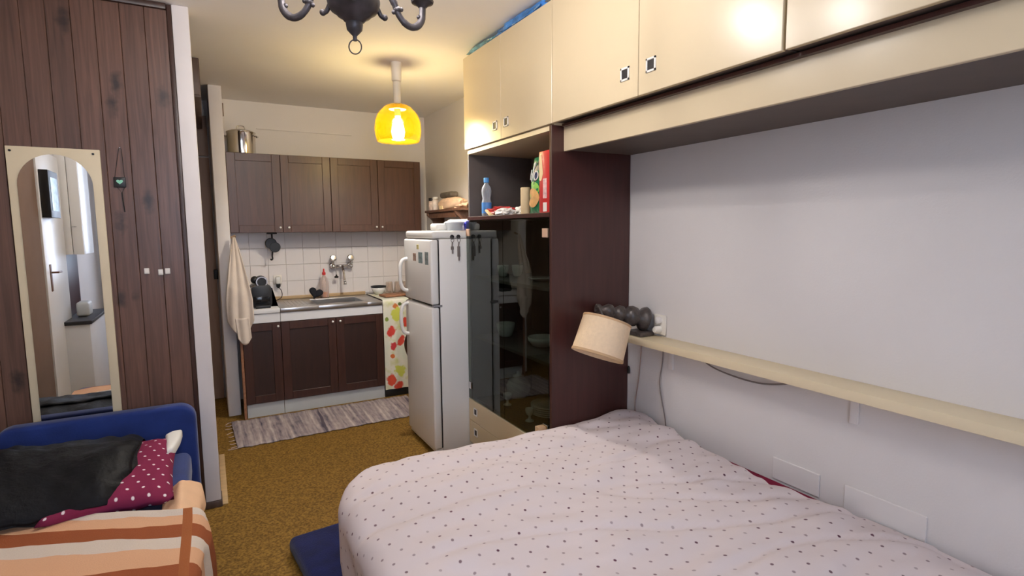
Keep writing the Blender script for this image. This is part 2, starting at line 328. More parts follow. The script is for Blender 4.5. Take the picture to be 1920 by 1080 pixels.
def floral_mat():
    m = bpy.data.materials.new('fruit_oilcloth'); m.use_nodes = True; nt = m.node_tree
    b = nt.nodes['Principled BSDF']; b.inputs['Roughness'].default_value = 0.45
    uv = N(nt, 'ShaderNodeUVMap')
    nz = N(nt, 'ShaderNodeTexNoise'); nz.inputs['Scale'].default_value = 7; nz.inputs['Detail'].default_value = 3; nt.links.new(uv.outputs[0], nz.inputs['Vector'])
    r = N(nt, 'ShaderNodeValToRGB'); e = r.color_ramp.elements
    e[0].position = 0.30; e[0].color = (0.50, 0.52, 0.12, 1); e[1].position = 0.46; e[1].color = (0.72, 0.69, 0.58, 1)
    x = e.new(0.62); x.color = (0.66, 0.68, 0.55, 1)
    nt.links.new(nz.outputs['Fac'], r.inputs[0]); col = r.outputs[0]
    n2 = N(nt, 'ShaderNodeTexNoise'); n2.inputs['Scale'].default_value = 22; nt.links.new(uv.outputs[0], n2.inputs['Vector'])
    # strawberries, leaves: (u, v, radius, colour); v = metres below the top edge
    spots = [(0.07, 0.27, 0.047, (0.62, 0.05, 0.035)), (0.105, 0.40, 0.036, (0.55, 0.04, 0.05)), (0.055, 0.70, 0.05, (0.62, 0.07, 0.03)), (0.125, 0.76, 0.047, (0.60, 0.06, 0.035)),
             (0.085, 0.49, 0.022, (0.62, 0.16, 0.04)), (0.11, 0.055, 0.026, (0.60, 0.18, 0.05)), (0.12, 0.12, 0.06, (0.55, 0.58, 0.09)), (0.14, 0.62, 0.055, (0.56, 0.58, 0.10)), (0.03, 0.16, 0.018, (0.20, 0.28, 0.05)), (0.19, 0.36, 0.045, (0.60, 0.06, 0.035)), (0.2, 0.2, 0.045, (0.60, 0.06, 0.035)),
             (0.15, 0.035, 0.018, (0.10, 0.14, 0.04)), (0.30, 0.3, 0.05, (0.6, 0.06, 0.035)), (0.35, 0.6, 0.05, (0.6, 0.06, 0.035))]
    for (u, v, rad, c) in spots:
        dn = N(nt, 'ShaderNodeVectorMath', operation='DISTANCE'); nt.links.new(uv.outputs[0], dn.inputs[0]); dn.inputs[1].default_value = (u, v, 0)
        d = math_n(nt, 'ADD', dn.outputs['Value'], math_n(nt, 'MULTIPLY', math_n(nt, 'SUBTRACT', n2.outputs['Fac'], 0.5), rad*1.5))
        mr = N(nt, 'ShaderNodeMapRange'); mr.inputs['From Min'].default_value = rad*1.05; mr.inputs['From Max'].default_value = rad*0.8
        nt.links.new(d, mr.inputs[0]); col = mixc(nt, mr.outputs[0], col, c)
    nt.links.new(col, b.inputs['Base Color'])
    return m
M_floral = floral_mat()
def bulb_mat(name, col, s):
    m = bpy.data.materials.new(name); m.use_nodes = True; b = m.node_tree.nodes['Principled BSDF']
    b.inputs['Base Color'].default_value = (1, 1, 1, 1); b.inputs['Emission Color'].default_value = (*col, 1); b.inputs['Emission Strength'].default_value = s
    return m

# ------------------------------------------------------------------ geometry helpers
def BM(): return bmesh.new()
def box(bm, x0, x1, y0, y1, z0, z1, bev=0.0, seg=2, m=None):
    t = bmesh.new()
    bmesh.ops.create_cube(t, size=1.0)
    for v in t.verts: v.co = Vector(((x0+x1)/2+v.co.x*(x1-x0), (y0+y1)/2+v.co.y*(y1-y0), (z0+z1)/2+v.co.z*(z1-z0)))
    if bev > 0: bmesh.ops.bevel(t, geom=t.edges[:], offset=min(bev, abs(x1-x0)*.45, abs(y1-y0)*.45, abs(z1-z0)*.45), segments=seg, affect='EDGES', profile=0.5)
    merge(bm, t, m); return bm
def merge(bm, t, m=None):
    if m is not None: bmesh.ops.transform(t, matrix=m, verts=t.verts)
    me = bpy.data.meshes.new('tmp'); t.to_mesh(me); t.free(); bm.from_mesh(me); bpy.data.meshes.remove(me)
def lathe(bm, prof, c=(0, 0, 0), n=28, m=None, cap=True):
    t = bmesh.new(); rings = []
    for r, z in prof:
        if r < 1e-5: rings.append([t.verts.new((0, 0, z))])
        else: rings.append([t.verts.new((r*math.cos(2*PI*i/n), r*math.sin(2*PI*i/n), z)) for i in range(n)])
    for a, b in zip(rings, rings[1:]):
        if len(a) == 1 and len(b) == 1: continue
        for i in range(n):
            j = (i+1) % n
            if len(a) == 1: t.faces.new((a[0], b[j], b[i]))
            elif len(b) == 1: t.faces.new((a[i], a[j], b[0]))
            else: t.faces.new((a[i], a[j], b[j], b[i]))
    if cap:
        if len(rings[0]) > 1: t.faces.new(list(reversed(rings[0])))
        if len(rings[-1]) > 1: t.faces.new(rings[-1])
    bmesh.ops.recalc_face_normals(t, faces=t.faces)
    mm = Matrix.Translation(c) @ (m if m is not None else Matrix())
    merge(bm, t, mm); return bm
def axis_m(d):
    return Vector((0, 0, 1)).rotation_difference(Vector(d).normalized()).to_matrix().to_4x4()
def cyl(bm, p0, p1, r0, r1=None, n=20):
    p0 = Vector(p0); p1 = Vector(p1); L = (p1-p0).length
    return lathe(bm, [(r0, 0), (r1 if r1 is not None else r0, L)], p0, n, axis_m(p1-p0))
def catmull(pts, k=6, closed=False):
    pts = [Vector(p) for p in pts]; out = []; n = len(pts)
    for i in range(n if closed else n-1):
        if closed: p0, p1, p2, p3 = pts[(i-1) % n], pts[i], pts[(i+1) % n], pts[(i+2) % n]
        else: p0, p1, p2, p3 = pts[max(i-1, 0)], pts[i], pts[i+1], pts[min(i+2, n-1)]
        for j in range(k):
            t = j/k
            out.append(0.5*((2*p1)+(p2-p0)*t+(2*p0-5*p1+4*p2-p3)*t*t+(3*p1-p0-3*p2+p3)*t**3))
    if not closed: out.append(pts[-1])
    return out
def tube(bm, pts, r, n=10, smooth=0, closed=False, rs=None):
    if smooth: pts = catmull(pts, smooth, closed)
    pts = [Vector(p) for p in pts]; t = bmesh.new(); rings = []; k = len(pts)
    up = None
    for i, p in enumerate(pts):
        if closed: d = pts[(i+1) % k]-pts[(i-1) % k]
        else: d = pts[min(i+1, k-1)]-pts[max(i-1, 0)]
        d.normalize()
        if up is None:
            up = Vector((0, 0, 1)) if abs(d.z) < 0.9 else Vector((1, 0, 0))
        s = d.cross(up)
        if s.length < 1e-4: s = d.orthogonal()
        s.normalize(); up = s.cross(d).normalized()
        rr = r if rs is None else rs[min(len(rs)-1, int(i*(len(rs)-1)/(k-1)+0.5))] if k > 1 else r
        rings.append([t.verts.new(p+(s*math.cos(2*PI*j/n)+up*math.sin(2*PI*j/n))*rr) for j in range(n)])
    m = k if closed else k-1
    for i in range(m):
        a, b = rings[i], rings[(i+1) % k]
        for j in range(n): t.faces.new((a[j], a[(j+1) % n], b[(j+1) % n], b[j]))
    if not closed: t.faces.new(list(reversed(rings[0]))); t.faces.new(rings[-1])
    bmesh.ops.recalc_face_normals(t, faces=t.faces)
    merge(bm, t); return bm
def ball(bm, c, r, sx=1, sy=1, sz=1, n=20, m=None):
    t = bmesh.new(); bmesh.ops.create_uvsphere(t, u_segments=n, v_segments=max(8, n//2), radius=r)
    mm = Matrix.Translation(c) @ (m if m is not None else Matrix()) @ Matrix.Diagonal((sx, sy, sz, 1))
    merge(bm, t, mm); return bm
def prism(bm, pts, axis, a0, a1, bev=0.0, seg=2):
    """extrude a 2-D outline; axis 'x': pts=(y,z); 'y': pts=(x,z); 'z': pts=(x,y)"""
    t = bmesh.new()
    def V(p, a): return {'x': (a, p[0], p[1]), 'y': (p[0], a, p[1]), 'z': (p[0], p[1], a)}[axis]
    A = [t.verts.new(V(p, a0)) for p in pts]; B = [t.verts.new(V(p, a1)) for p in pts]; n = len(pts)
    fa = t.faces.new(A); fb = t.faces.new(list(reversed(B)))
    for i in range(n): t.faces.new((A[i], B[i], B[(i+1) % n], A[(i+1) % n]))
    bmesh.ops.recalc_face_normals(t, faces=t.faces)
    if bev > 0: bmesh.ops.bevel(t, geom=[e for f in t.faces if len(f.verts) == n for e in f.edges], offset=bev, segments=seg, affect='EDGES', profile=0.5)
    merge(bm, t); return bm
def grid(bm, nu, nv, fn, uvfn=None, thick=0.0):
    """fn(u,v) -> Vector, u,v in 0..1"""
    uvl = bm.loops.layers.uv.verify() if uvfn else None
    vs = [[bm.verts.new(fn(i/nu, j/nv)) for i in range(nu+1)] for j in range(nv+1)]
    for j in range(nv):
        for i in range(nu):
            f = bm.faces.new((vs[j][i], vs[j][i+1], vs[j+1][i+1], vs[j+1][i]))
            if uvfn:
                for l, (a, b) in zip(f.loops, ((i, j), (i+1, j), (i+1, j+1), (i, j+1))): l[uvl].uv = uvfn(a/nu, b/nv)
    if thick:
        bmesh.ops.recalc_face_normals(bm, faces=bm.faces)
        bmesh.ops.solidify(bm, geom=bm.faces[:], thickness=thick)
    return bm
def obj(name, bm, m, parent=None, smooth=False, angle=35, kind=None, part_label=None):
    bm.verts.ensure_lookup_table()
    xs = [v.co.x for v in bm.verts]; ys = [v.co.y for v in bm.verts]; zs = [v.co.z for v in bm.verts]
    c = Vector(((min(xs)+max(xs))/2, (min(ys)+max(ys))/2, min(zs)))
    for v in bm.verts: v.co -= c
    me = bpy.data.meshes.new(name); bm.to_mesh(me); bm.free()
    for mm in (m if isinstance(m, (list, tuple)) else [m]): me.materials.append(mm)
    for p in me.polygons: p.use_smooth = True
    if not smooth:
        me.set_sharp_from_angle(angle=math.radians(angle))
    o = bpy.data.objects.new(name, me); COL.objects.link(o); o.location = c
    if parent is not None:
        o.parent = parent; o.matrix_parent_inverse = pinv(parent)
    if kind: o['kind'] = kind
    if part_label: o['label'] = part_label
    return o
def pinv(p):
    m = Matrix.Translation(p.location)
    if p.parent: pass            # locations are written in world terms all the way up
    return m.inverted()
def tag(o, label, cat, group=None):
    o['label'] = label; o['category'] = cat
    if group: o['group'] = group
    return o
def thing(name, label, cat, loc, group=None):
    o = bpy.data.objects.new(name, None); COL.objects.link(o); o.location = loc; o.empty_display_size = 0.05
    return tag(o, label, cat, group)
def struct(name, bm, m, parent=None):
    return obj(name, bm, m, parent, kind=None if parent else 'structure')
def nz3(x, y, z=0.0): return noise.noise(Vector((x, y, z)))

XW, YB, CE, XL, YR = 1.915, 5.22, 2.53, -1.05, -1.25

# ================================================================== SETTING
fl = struct('floor', box(BM(), XL-0.1, XW+0.1, YR-0.1, 5.45, -0.08, 0.0), M_floor)
struct('ceiling', box(BM(), XL-0.1, XW+0.1, YR-0.1, 5.45, CE, CE+0.1), M_ceil)
wr = struct('wall_right', box(BM(), XW, XW+0.1, YR-0.1, 5.45, 0, CE), M_wall)
wb = struct('wall_back', box(BM(), 0.16, XW, YB, YB+0.1, 0, CE), M_kwall)
struct('wall_kitchen', box(BM(), 0.07, 0.16, 4.76, 5.345, 0, CE, 0.006), M_post)
struct('wall_hall', box(BM(), XL, 0.16, 5.345, 5.45, 0, CE), M_wall)
struct('wall_left', box(BM(), XL-0.1, XL, YR-0.1, 5.45, 0, CE), M_wall)
# rear wall with a window opening
bm = BM(); WX0, WX1, WZ0, WZ1 = -0.55, 0.65, 0.95, 2.38
box(bm, XL, WX0, YR-0.1, YR, 0, CE); box(bm, WX1, XW, YR-0.1, YR, 0, CE); box(bm, WX0, WX1, YR-0.1, YR, 0, WZ0); box(bm, WX0, WX1, YR-0.1, YR, WZ1, CE)
struct('wall_rear', bm, M_wall)
win = thing('window_1', 'wide white framed window in the rear wall', 'window', (0.05, YR, WZ0)); del win['category'], win['label']; win['kind'] = 'structure'
bm = BM()
for a, b, c, d in ((WX0, WX1, WZ0, WZ0+0.05), (WX0, WX1, WZ1-0.05, WZ1), (WX0, WX0+0.05, WZ0, WZ1), (WX1-0.05, WX1, WZ0, WZ1), (0.02, 0.08, WZ0, WZ1)):
    box(bm, a, b, YR-0.075, YR-0.02, c, d, 0.004)
obj('window_frame', bm, M_white, win)
for a, b in ((WX0+0.05, 0.02), (0.08, WX1-0.05)): obj('pane', box(BM(), a, b, YR-0.05, YR-0.045, WZ0+0.05, WZ1-0.05), M_pane, win)
obj('window_sill', box(BM(), WX0-0.05, WX1+0.05, YR-0.02, YR+0.12, WZ0-0.04, WZ0-0.005, 0.006), M_white, win)

# plank-clad partition, each board its own piece
wp = struct('wall_partition', box(BM(), XL, -0.085, 3.222, 3.31, 0, CE), M_plankdark)
x = -0.105; k = 0
while x > XL+0.01:
    w = 0.094 + R.uniform(-0.006, 0.006); x0 = max(XL+0.002, x-w)
    o = obj('plank', box(BM(), x0+0.0006, x-0.0006, 3.2+R.uniform(0, 0.0008), 3.222, 0.002, CE-0.03, 0.0018, 1), M_plank, wp); x -= w
obj('plank_stile', box(BM(), -0.105, -0.0855, 3.194, 3.222, 0.002, CE-0.004, 0.003), M_plankdark, wp)
obj('plank_cornice', box(BM(), XL+0.002, -0.1055, 3.185, 3.222, CE-0.03, CE-0.002, 0.004), M_plankdark, wp)
t1 = struct('trim_1', box(BM(), -0.085, -0.013, 3.195, 3.31, 0.034, CE, 0.005), M_post)
obj('post_foot', box(BM(), -0.088, -0.008, 3.185, 3.315, 0.0, 0.034, 0.003), M_halldark, t1)
tr = struct('trim_2', box(BM(), -0.013, 0.018, 3.20, 3.95, 0.0, 0.006, 0.002), M_batten)

# hall behind the post
d1 = thing('door_1', 'x', 'x', (-0.4, 5.3, 0)); del d1['label'], d1['category']; d1['kind'] = 'structure'
obj('door_leaf', box(BM(), -0.78, 0.055, 5.30, 5.345, 0.01, 2.06, 0.004), M_hall, d1)
obj('transom_panel', box(BM(), -0.78, 0.055, 5.31, 5.345, 2.075, 2.40, 0.004), M_hall, d1)
bm = BM(); box(bm, 0.035, 0.066, 5.245, 5.30, 1.05, 1.13, 0.004)
obj('door_handle', bm, M_black, d1)
hl = thing('loft_cabinet', 'dark wooden storage box hung under the hall ceiling behind the white post', 'cabinet', (-0.4, 4.6, 2.29))
obj('body', box(BM(), -1.0, 0.022, 4.07, 5.28, 2.29, CE-0.003, 0.004), M_halldark, hl)
obj('door', box(BM(), -0.98, 0.015, 4.055, 4.07, 2.30, CE-0.01, 0.003), M_halldark, hl)

# kitchen splashback tiles, each its own piece
tile_me = None
nx_t, nz_t = 12, 4; tw = 1.73/nx_t; th = 0.585/nz_t
bmg = BM(); box(bmg, 0.165, 1.90, YB-0.004, YB-0.0005, 0.86, 1.45); struct('tile_grout_bed', bmg, M_grout, wb)
for i in range(nx_t):
    for j in range(nz_t):
        xa = 0.166+i*tw; za = 0.862+j*th
        if tile_me is None:
            o = obj('tile', box(BM(), xa+0.0012, xa+tw-0.0012, YB-0.010, YB-0.004, za+0.0012, za+th-0.0012, 0.002, 1), M_tile, wb); tile_me = o.data; t0 = o
        else:
            o = t0.copy(); COL.objects.link(o); o.parent = wb; o.matrix_parent_inverse = pinv(wb)
            o.location = (xa+tw/2, t0.location.y, za+0.0012)

# ================================================================== CREAM WALL UNIT
XF = 1.429
def pull(parent, y, z, s=0.05):
    """square recessed pull on a front facing -X"""
    bm = BM(); h = s/2; t = 0.008
    for a, b, c, d in ((y-h, y+h, z+h-t, z+h), (y-h, y+h, z-h, z-h+t), (y-h, y-h+t, z-h, z+h), (y+h-t, y+h, z-h, z+h)):
        box(bm, XF-0.004, XF+0.002, a, b, c, d, 0.001, 1)
    obj('handle', bm, M_pull, parent, part_label='pale square handle rim')
    obj('handle_recess', box(BM(), XF-0.0015, XF+0.0015, y-h+t, y+h-t, z-h+t, z+h-t), M_dark, parent)
def front(parent, name, y0, y1, z0, z1, hy=None, hz=None):
    d = obj(name, box(BM(), XF, XF+0.018, y0, y1, z0, z1, 0.0015, 1), M_cream, parent)
    if hy is not None: pull(d, hy, hz)
    return d
UY0, UY1 = 2.209, 3.188
tu = thing('display_cabinet', 'tall dark wood cabinet with cream upper doors, open niche, smoked glass and cream drawers', 'cabinet', (1.67, 2.7, 0))
obj('side_panel', box(BM(), XF+0.004, XW-0.003, UY0, UY0+0.02, 0, 1.93, 0.0015, 1), M_mahog, tu)
obj('side_panel', box(BM(), XF+0.019, XW-0.003, UY1-0.018, UY1, 0, 1.93, 0.0015, 1), M_unitin, tu)
obj('back_panel', box(BM(), XW-0.018, XW-0.003, UY0+0.02, UY1-0.018, 0, 1.93), M_unitin, tu)
obj('upper_carcass', box(BM(), XF+0.019, XW-0.003, UY0, UY1, 1.93, 2.475, 0.0015, 1), M_cream, tu)
obj('niche_top', box(BM(), XF+0.012, XW-0.018, UY0+0.02, UY1-0.018, 1.908, 1.93), M_creamedge, tu)
for z in (0.36, 0.775, 1.155): obj('inner_shelf', box(BM(), XF+0.045, XW-0.018, UY0+0.02, UY1-0.018, z-0.018, z, 0.001, 1), M_unitin, tu)
obj('niche_shelf', box(BM(), XF+0.002, XW-0.018, UY0+0.02, UY1-0.018, 1.505, 1.527, 0.0015, 1), M_mahog, tu)
obj('plinth', box(BM(), XF+0.05, XF+0.068, UY0+0.02, UY1-0.018, 0.0, 0.07), M_mahog, tu)
front(tu, 'door', 2.7045, UY1, 1.936, 2.48, 2.775, 2.017)
front(tu, 'door', 2.2015, 2.7015, 1.936, 2.48, 2.645, 2.017)
for z0, z1, hz in ((0.225, 0.362, 0.296), (0.075, 0.222, 0.16)): front(tu, 'drawer', UY0+0.022, UY1-0.001, z0, z1, 3.087, hz)
for i, (y0, y1) in enumerate(((2.70, UY1-0.002), (UY0+0.022, 2.697))):
    g = obj('glass_door', box(BM(), XF, XF+0.005, y0, y1, 0.368, 1.50, 0.001, 1), M_smoked, tu, part_label='smoked glass door')
    hy = UY1-0.03 if i == 0 else UY0+0.05
    for hz in (1.43, 0.455): obj('hinge', box(BM(), XF-0.006, XF+0.008, hy-0.022, hy+0.022, hz-0.022, hz+0.022, 0.002, 1), M_tan if hz > 1 else M_chrome, g)

def bridge(name, ya, yb, ym, label, handles=True):
    t = thing(name, label, 'cupboard', (1.67, (ya+yb)/2, 1.94))
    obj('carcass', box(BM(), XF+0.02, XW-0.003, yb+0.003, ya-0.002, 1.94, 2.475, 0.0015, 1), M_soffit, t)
    for (a, b, h) in ((ym+0.0015, ya-0.0015, ym+0.073), (yb+0.005, ym-0.0015, ym-0.068)):
        d = obj('door', box(BM(), XF, XF+0.018, a, b, 1.936, 2.48, 0.0015, 1), M_cream, t)
        pull(d, h, 2.031)
    return t
bridge('overhead_cupboard', 2.198, 1.026, 1.617, 'cream overhead cupboard with two square pulls, next to the tall glass cabinet')
bridge('overhead_cupboard', 1.022, -0.15, 0.436, 'cream overhead cupboard at the top right corner of the photo')
fs = thing('bridge_fascia', 'long cream fascia board with dark underside beneath the overhead cupboards', 'panel', (1.67, 1.0, 1.81))
obj('fascia_board', box(BM(), 1.50, 1.518, -0.15, 2.207, 1.812, 1.928, 0.0015, 1), M_cream, fs)
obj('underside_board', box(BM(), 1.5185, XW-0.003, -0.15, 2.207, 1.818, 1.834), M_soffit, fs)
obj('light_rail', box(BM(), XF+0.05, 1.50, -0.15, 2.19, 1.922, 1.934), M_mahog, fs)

# things in the open niche
NZ = 1.5275
b = thing('water_bottle', 'clear plastic water bottle with blue cap and blue label in the open niche', 'bottle', (1.55, 3.08, NZ))
bx, by = 1.52, 3.075
obj('body', lathe(BM(), [(0.0, 0), (0.026, 0.001), (0.03, 0.012), (0.03, 0.085), (0.026, 0.10), (0.024, 0.11), (0.029, 0.135), (0.031, 0.155), (0.027, 0.175), (0.014, 0.195), (0.012, 0.205)], (bx, by, NZ)), M_pet, b, smooth=True)
obj('label', lathe(BM(), [(0.0306, 0.02), (0.0306, 0.085)], (bx, by, NZ), cap=False), M_bluelabel, b, smooth=True)
obj('cap', lathe(BM(), [(0.0, 0.236), (0.0155, 0.235), (0.0165, 0.23), (0.0165, 0.206), (0.0, 0.205)], (bx, by, NZ)), M_bluecap, b)
def crumple(bm, c, sx, sy, sz, amp, seed, n=28, m=None, fl=0.0):
    t = bmesh.new(); bmesh.ops.create_icosphere(t, subdivisions=4, radius=1)
    for v in t.verts:
        d = v.co.copy(); k = 1+amp*(nz3(d.x*2.3+seed, d.y*2.3, d.z*2.3)+0.6*nz3(d.x*5+seed, d.y*5, d.z*5))
        p = Vector((math.copysign(abs(d.x)**0.75, d.x), math.copysign(abs(d.y)**0.75, d.y), math.copysign(abs(d.z)**0.8, d.z)))*k
        if p.z < -0.75: p.z = -0.75
        v.co = Vector((p.x*sx, p.y*sy, p.z*sz))
    lo = min(v.co.z for v in t.verts)
    for v in t.verts: v.co.z -= lo
    merge(bm, t, Matrix.Translation(c) @ (m if m is not None else Matrix())); return bm
sb = thing('snack_wrapper', 'crumpled red and white snack packet lying in the open niche', 'packet', (1.50, 2.86, NZ))
obj('packet', crumple(BM(), (1.53, 2.89, NZ), 0.05, 0.095, 0.03, 0.35, 3, m=Matrix.Rotation(0.3, 4, 'Z')), mat('packet_red', (0.42, 0.03, 0.03), 0.35, var=0.5, vscale=25), sb)
obj('tray', crumple(BM(), (1.50, 2.80, NZ), 0.04, 0.075, 0.022, 0.3, 9), M_paper, sb)
obj('flap', box(BM(), -0.02, 0.02, -0.035, 0.035, 0, 0.012, 0.003, m=Matrix.Translation((1.47, 2.93, NZ+0.012)) @ Matrix.Rotation(0.5, 4, 'X')), M_pale, sb)
tag(obj('white_tray', crumple(BM(), (1.58, 2.73, NZ), 0.035, 0.06, 0.03, 0.25, 15), M_paper), 'crumpled white plastic wrap beside the candle in the niche', 'wrapper')
c = thing('pillar_candle', 'cream pillar candle standing in the open niche', 'candle', (1.52, 2.60, NZ))
obj('wax', lathe(BM(), [(0, 0), (0.026, 0), (0.027, 0.004), (0.027, 0.14), (0.024, 0.144), (0.008, 0.141), (0, 0.141)], (1.52, 2.60, NZ)), M_candle, c)
obj('wick', cyl(BM(), (1.52, 2.60, NZ+0.14), (1.522, 2.60, NZ+0.152), 0.0015, n=8), M_black, c)
cb = thing('crisp_bag', 'green crisp bag with dark logo panel leaning beside the red carton', 'bag', (1.50, 2.47, NZ))
def bagf(u, v):
    y = 2.362+0.135*u; z = NZ+0.002+0.285*v; bulge = math.sin(PI*min(1, max(0, u)))**0.6*math.sin(PI*v)**0.5
    return Vector((1.485-0.028*bulge+0.03*v+0.004*nz3(u*6, v*9), y, z))
bm = BM(); grid(bm, 16, 24, bagf); grid(bm, 16, 24, lambda u, v: bagf(u, v)+Vector((0.004+0.045*(math.sin(PI*u)*math.sin(PI*v))**0.6, 0, 0)))
obj('bag_film', bm, M_green, cb, smooth=True)
def patch(pts, zoff=0.0015, n=1):
    """flat print laid on the bag front: polygon in (u,v)"""
    bm = BM(); vs = [bm.verts.new(bagf(u, v)-Vector((zoff, 0, 0))) for u, v in pts]; cen = bm.verts.new(bagf(sum(p[0] for p in pts)/len(pts), sum(p[1] for p in pts)/len(pts))-Vector((zoff+0.002, 0, 0)))
    for i in range(len(vs)): bm.faces.new((vs[i], vs[(i+1) % len(vs)], cen))
    return bm
def ell(cx, cy, rx, ry, n=18): return [(cx+rx*math.cos(2*PI*i/n), cy+ry*math.sin(2*PI*i/n)) for i in range(n)]
obj('logo_panel', patch([(0.12, 0.52), (0.5, 0.5), (0.98, 0.55), (0.98, 0.9), (0.5, 0.93), (0.12, 0.86)], 0.002), mat('logo_dark', (0.05, 0.05, 0.055), 0.4, var=0.1), cb)
obj('lime_band', patch(ell(0.6, 0.42, 0.42, 0.14), 0.003), M_lime, cb)
obj('crisp_picture', patch(ell(0.58, 0.27, 0.42, 0.17), 0.005), M_crisp, cb)
lt = [[(0.93, 0.60), (0.86, 0.78)], [(0.70, 0.56), (0.64, 0.86), (0.55, 0.88)], [(0.90, 0.69), (0.66, 0.70)], ]
bm = BM()
for s in lt: tube(bm, [bagf(u, v)-Vector((0.006, 0, 0)) for u, v in s], 0.0032, 6, smooth=4)
tube(bm, [bagf(0.40+0.12*math.cos(a), 0.655+0.075*math.sin(a))-Vector((0.006, 0, 0)) for a in [i*2*PI/14 for i in range(14)]], 0.0036, 6, closed=True)
obj('lettering', bm, M_paper, cb, part_label='white letters Ho on the bag')
obj('letter_fill', patch(ell(0.40, 0.655, 0.07, 0.05), 0.006), M_navy, cb)
rc = thing('snack_carton', 'tall red snack carton with white panels at the right end of the niche', 'carton', (1.49, 2.34, NZ))
obj('carton', box(BM(), 1.455, 1.535, 2.262, 2.356, NZ, NZ+0.298, 0.004), M_red, rc)
obj('white_panel', box(BM(), 1.4538, 1.4551, 2.285, 2.318, NZ+0.07, NZ+0.165), mat('print_pinkwhite', (0.75, 0.5, 0.5), 0.5, var=0.3, vscale=60), rc)
obj('barcode_panel', box(BM(), 1.4538, 1.4551, 2.285, 2.318, NZ+0.006, NZ+0.05), M_paper, rc)
prism(bm := BM(), [(2.353, NZ+0.16), (2.353, NZ+0.282), (2.332, NZ+0.282), (2.318, NZ+0.19), (2.335, NZ+0.155)], 'x', 1.4536, 1.4551)
obj('pale_panel', bm, M_pale, rc)

# china behind the smoked glass
def cup(x, y, z, r, h, label, handle=True, cat='cup', nm='china_cup'):
    t = thing(nm, label, cat, (x, y, z))
    obj('bowl', lathe(BM(), [(0, 0), (r*0.55, 0), (r*0.7, h*0.1), (r*0.95, h*0.6), (r, h), (r*0.93, h), (r*0.85, h*0.55), (r*0.5, h*0.12), (0, h*0.1)], (x, y, z), 24), M_china, t, smooth=True)
    if handle: obj('handle', tube(BM(), [(x, y+r*0.9, z+h*0.8), (x, y+r*1.5, z+h*0.75), (x, y+r*1.5, z+h*0.35), (x, y+r*0.75, z+h*0.25)], 0.004, 8, smooth=5), M_china, t)
cup(1.60, 3.02, 1.157, 0.036, 0.07, 'white cup on the upper shelf behind the smoked glass, left')
cup(1.68, 2.98, 1.157, 0.036, 0.07, 'white cup on the upper shelf behind the smoked glass, right', False)
cup(1.62, 3.03, 0.777, 0.06, 0.085, 'large white teacup on the middle shelf behind the smoked glass')
cup(1.66, 2.66, 0.777, 0.085, 0.055, 'shallow white bowl on the middle shelf behind the smoked glass', False, 'bowl', 'china_bowl')
def goblet(x, y, z, label):
    tag(obj('egg_cup', lathe(BM(), [(0, 0), (0.026, 0), (0.024, 0.006), (0.008, 0.016), (0.007, 0.03), (0.02, 0.042), (0.026, 0.06), (0.025, 0.075), (0.022, 0.075), (0.018, 0.045), (0, 0.04)], (x, y, z), 24), M_china, smooth=True), label, 'egg cup')
goblet(1.58, 2.94, 0.361, 'white egg cup behind the smoked glass near the drawer edge, left')
goblet(1.55, 2.62, 0.361, 'white egg cup behind the smoked glass, in front of the plates')
def plates(x, y, z, r, n, label):
    for i in range(n):
        zz = z+i*0.012
        tag(obj('dinner_plate', lathe(BM(), [(0, 0), (r*0.55, 0), (r*0.65, 0.004), (r, 0.016), (r, 0.0185), (r*0.62, 0.0085), (0, 0.006)], (x, y, zz), 32), M_china, smooth=True), label[i], 'plate', 'plates behind the smoked glass')
plates(1.72, 2.66, 0.361, 0.12, 5, ['%s plate of the stack behind the smoked glass' % s for s in ('bottom white', 'second lowest white', 'middle white', 'second highest white', 'topmost white')])
plates(1.66, 2.66, 1.157, 0.085, 1, ['single white saucer on the upper shelf behind the smoked glass'])
tag(obj('china_jar', lathe(BM(), [(0, 0), (0.05, 0), (0.075, 0.04), (0.08, 0.08), (0.06, 0.12), (0.035, 0.135), (0.038, 0.145), (0.012, 0.155), (0.012, 0.17), (0, 0.175)], (1.72, 3.05, 0.361), 28), M_china, smooth=True), 'round lidded white jar behind the smoked glass', 'jar')
# blue plastic on top of the cabinet
tag(obj('plastic_sack', crumple(BM(), (1.462, 2.54, 2.4815), 0.032, 0.24, 0.024, 0.3, 21), M_bag), 'bright blue plastic sack squeezed on top of the tall cabinet', 'sack')
tag(obj('plastic_sheet', crumple(BM(), (1.462, 2.98, 2.4815), 0.03, 0.18, 0.018, 0.3, 33), mat('teal_film', (0.16, 0.35, 0.42), 0.3, var=0.6, vscale=18)), 'grey teal plastic sheeting on the far end of the tall cabinet', 'sheeting')

# ================================================================== RIGHT WALL: shelf, lamp, cables
ws = thing('wall_shelf', 'long narrow cream shelf along the white wall above the bed', 'shelf', (1.85, 0.8, 0.8))
obj('shelf_board', box(BM(), 1.785, XW-0.001, -0.15, 2.115, 0.889, 0.924, 0.003), M_creamedge, ws)
for y in (1.895, 1.04): obj('bracket', box(BM(), XW-0.012, XW-0.001, y-0.014, y+0.014, 0.775, 0.889, 0.002), M_plate, ws)
SZ = 0.9245
lp = thing('wall_lamp', 'drum linen shade on a dark turned wood arm lying at the shelf end', 'lamp', (1.80, 2.08, SZ))
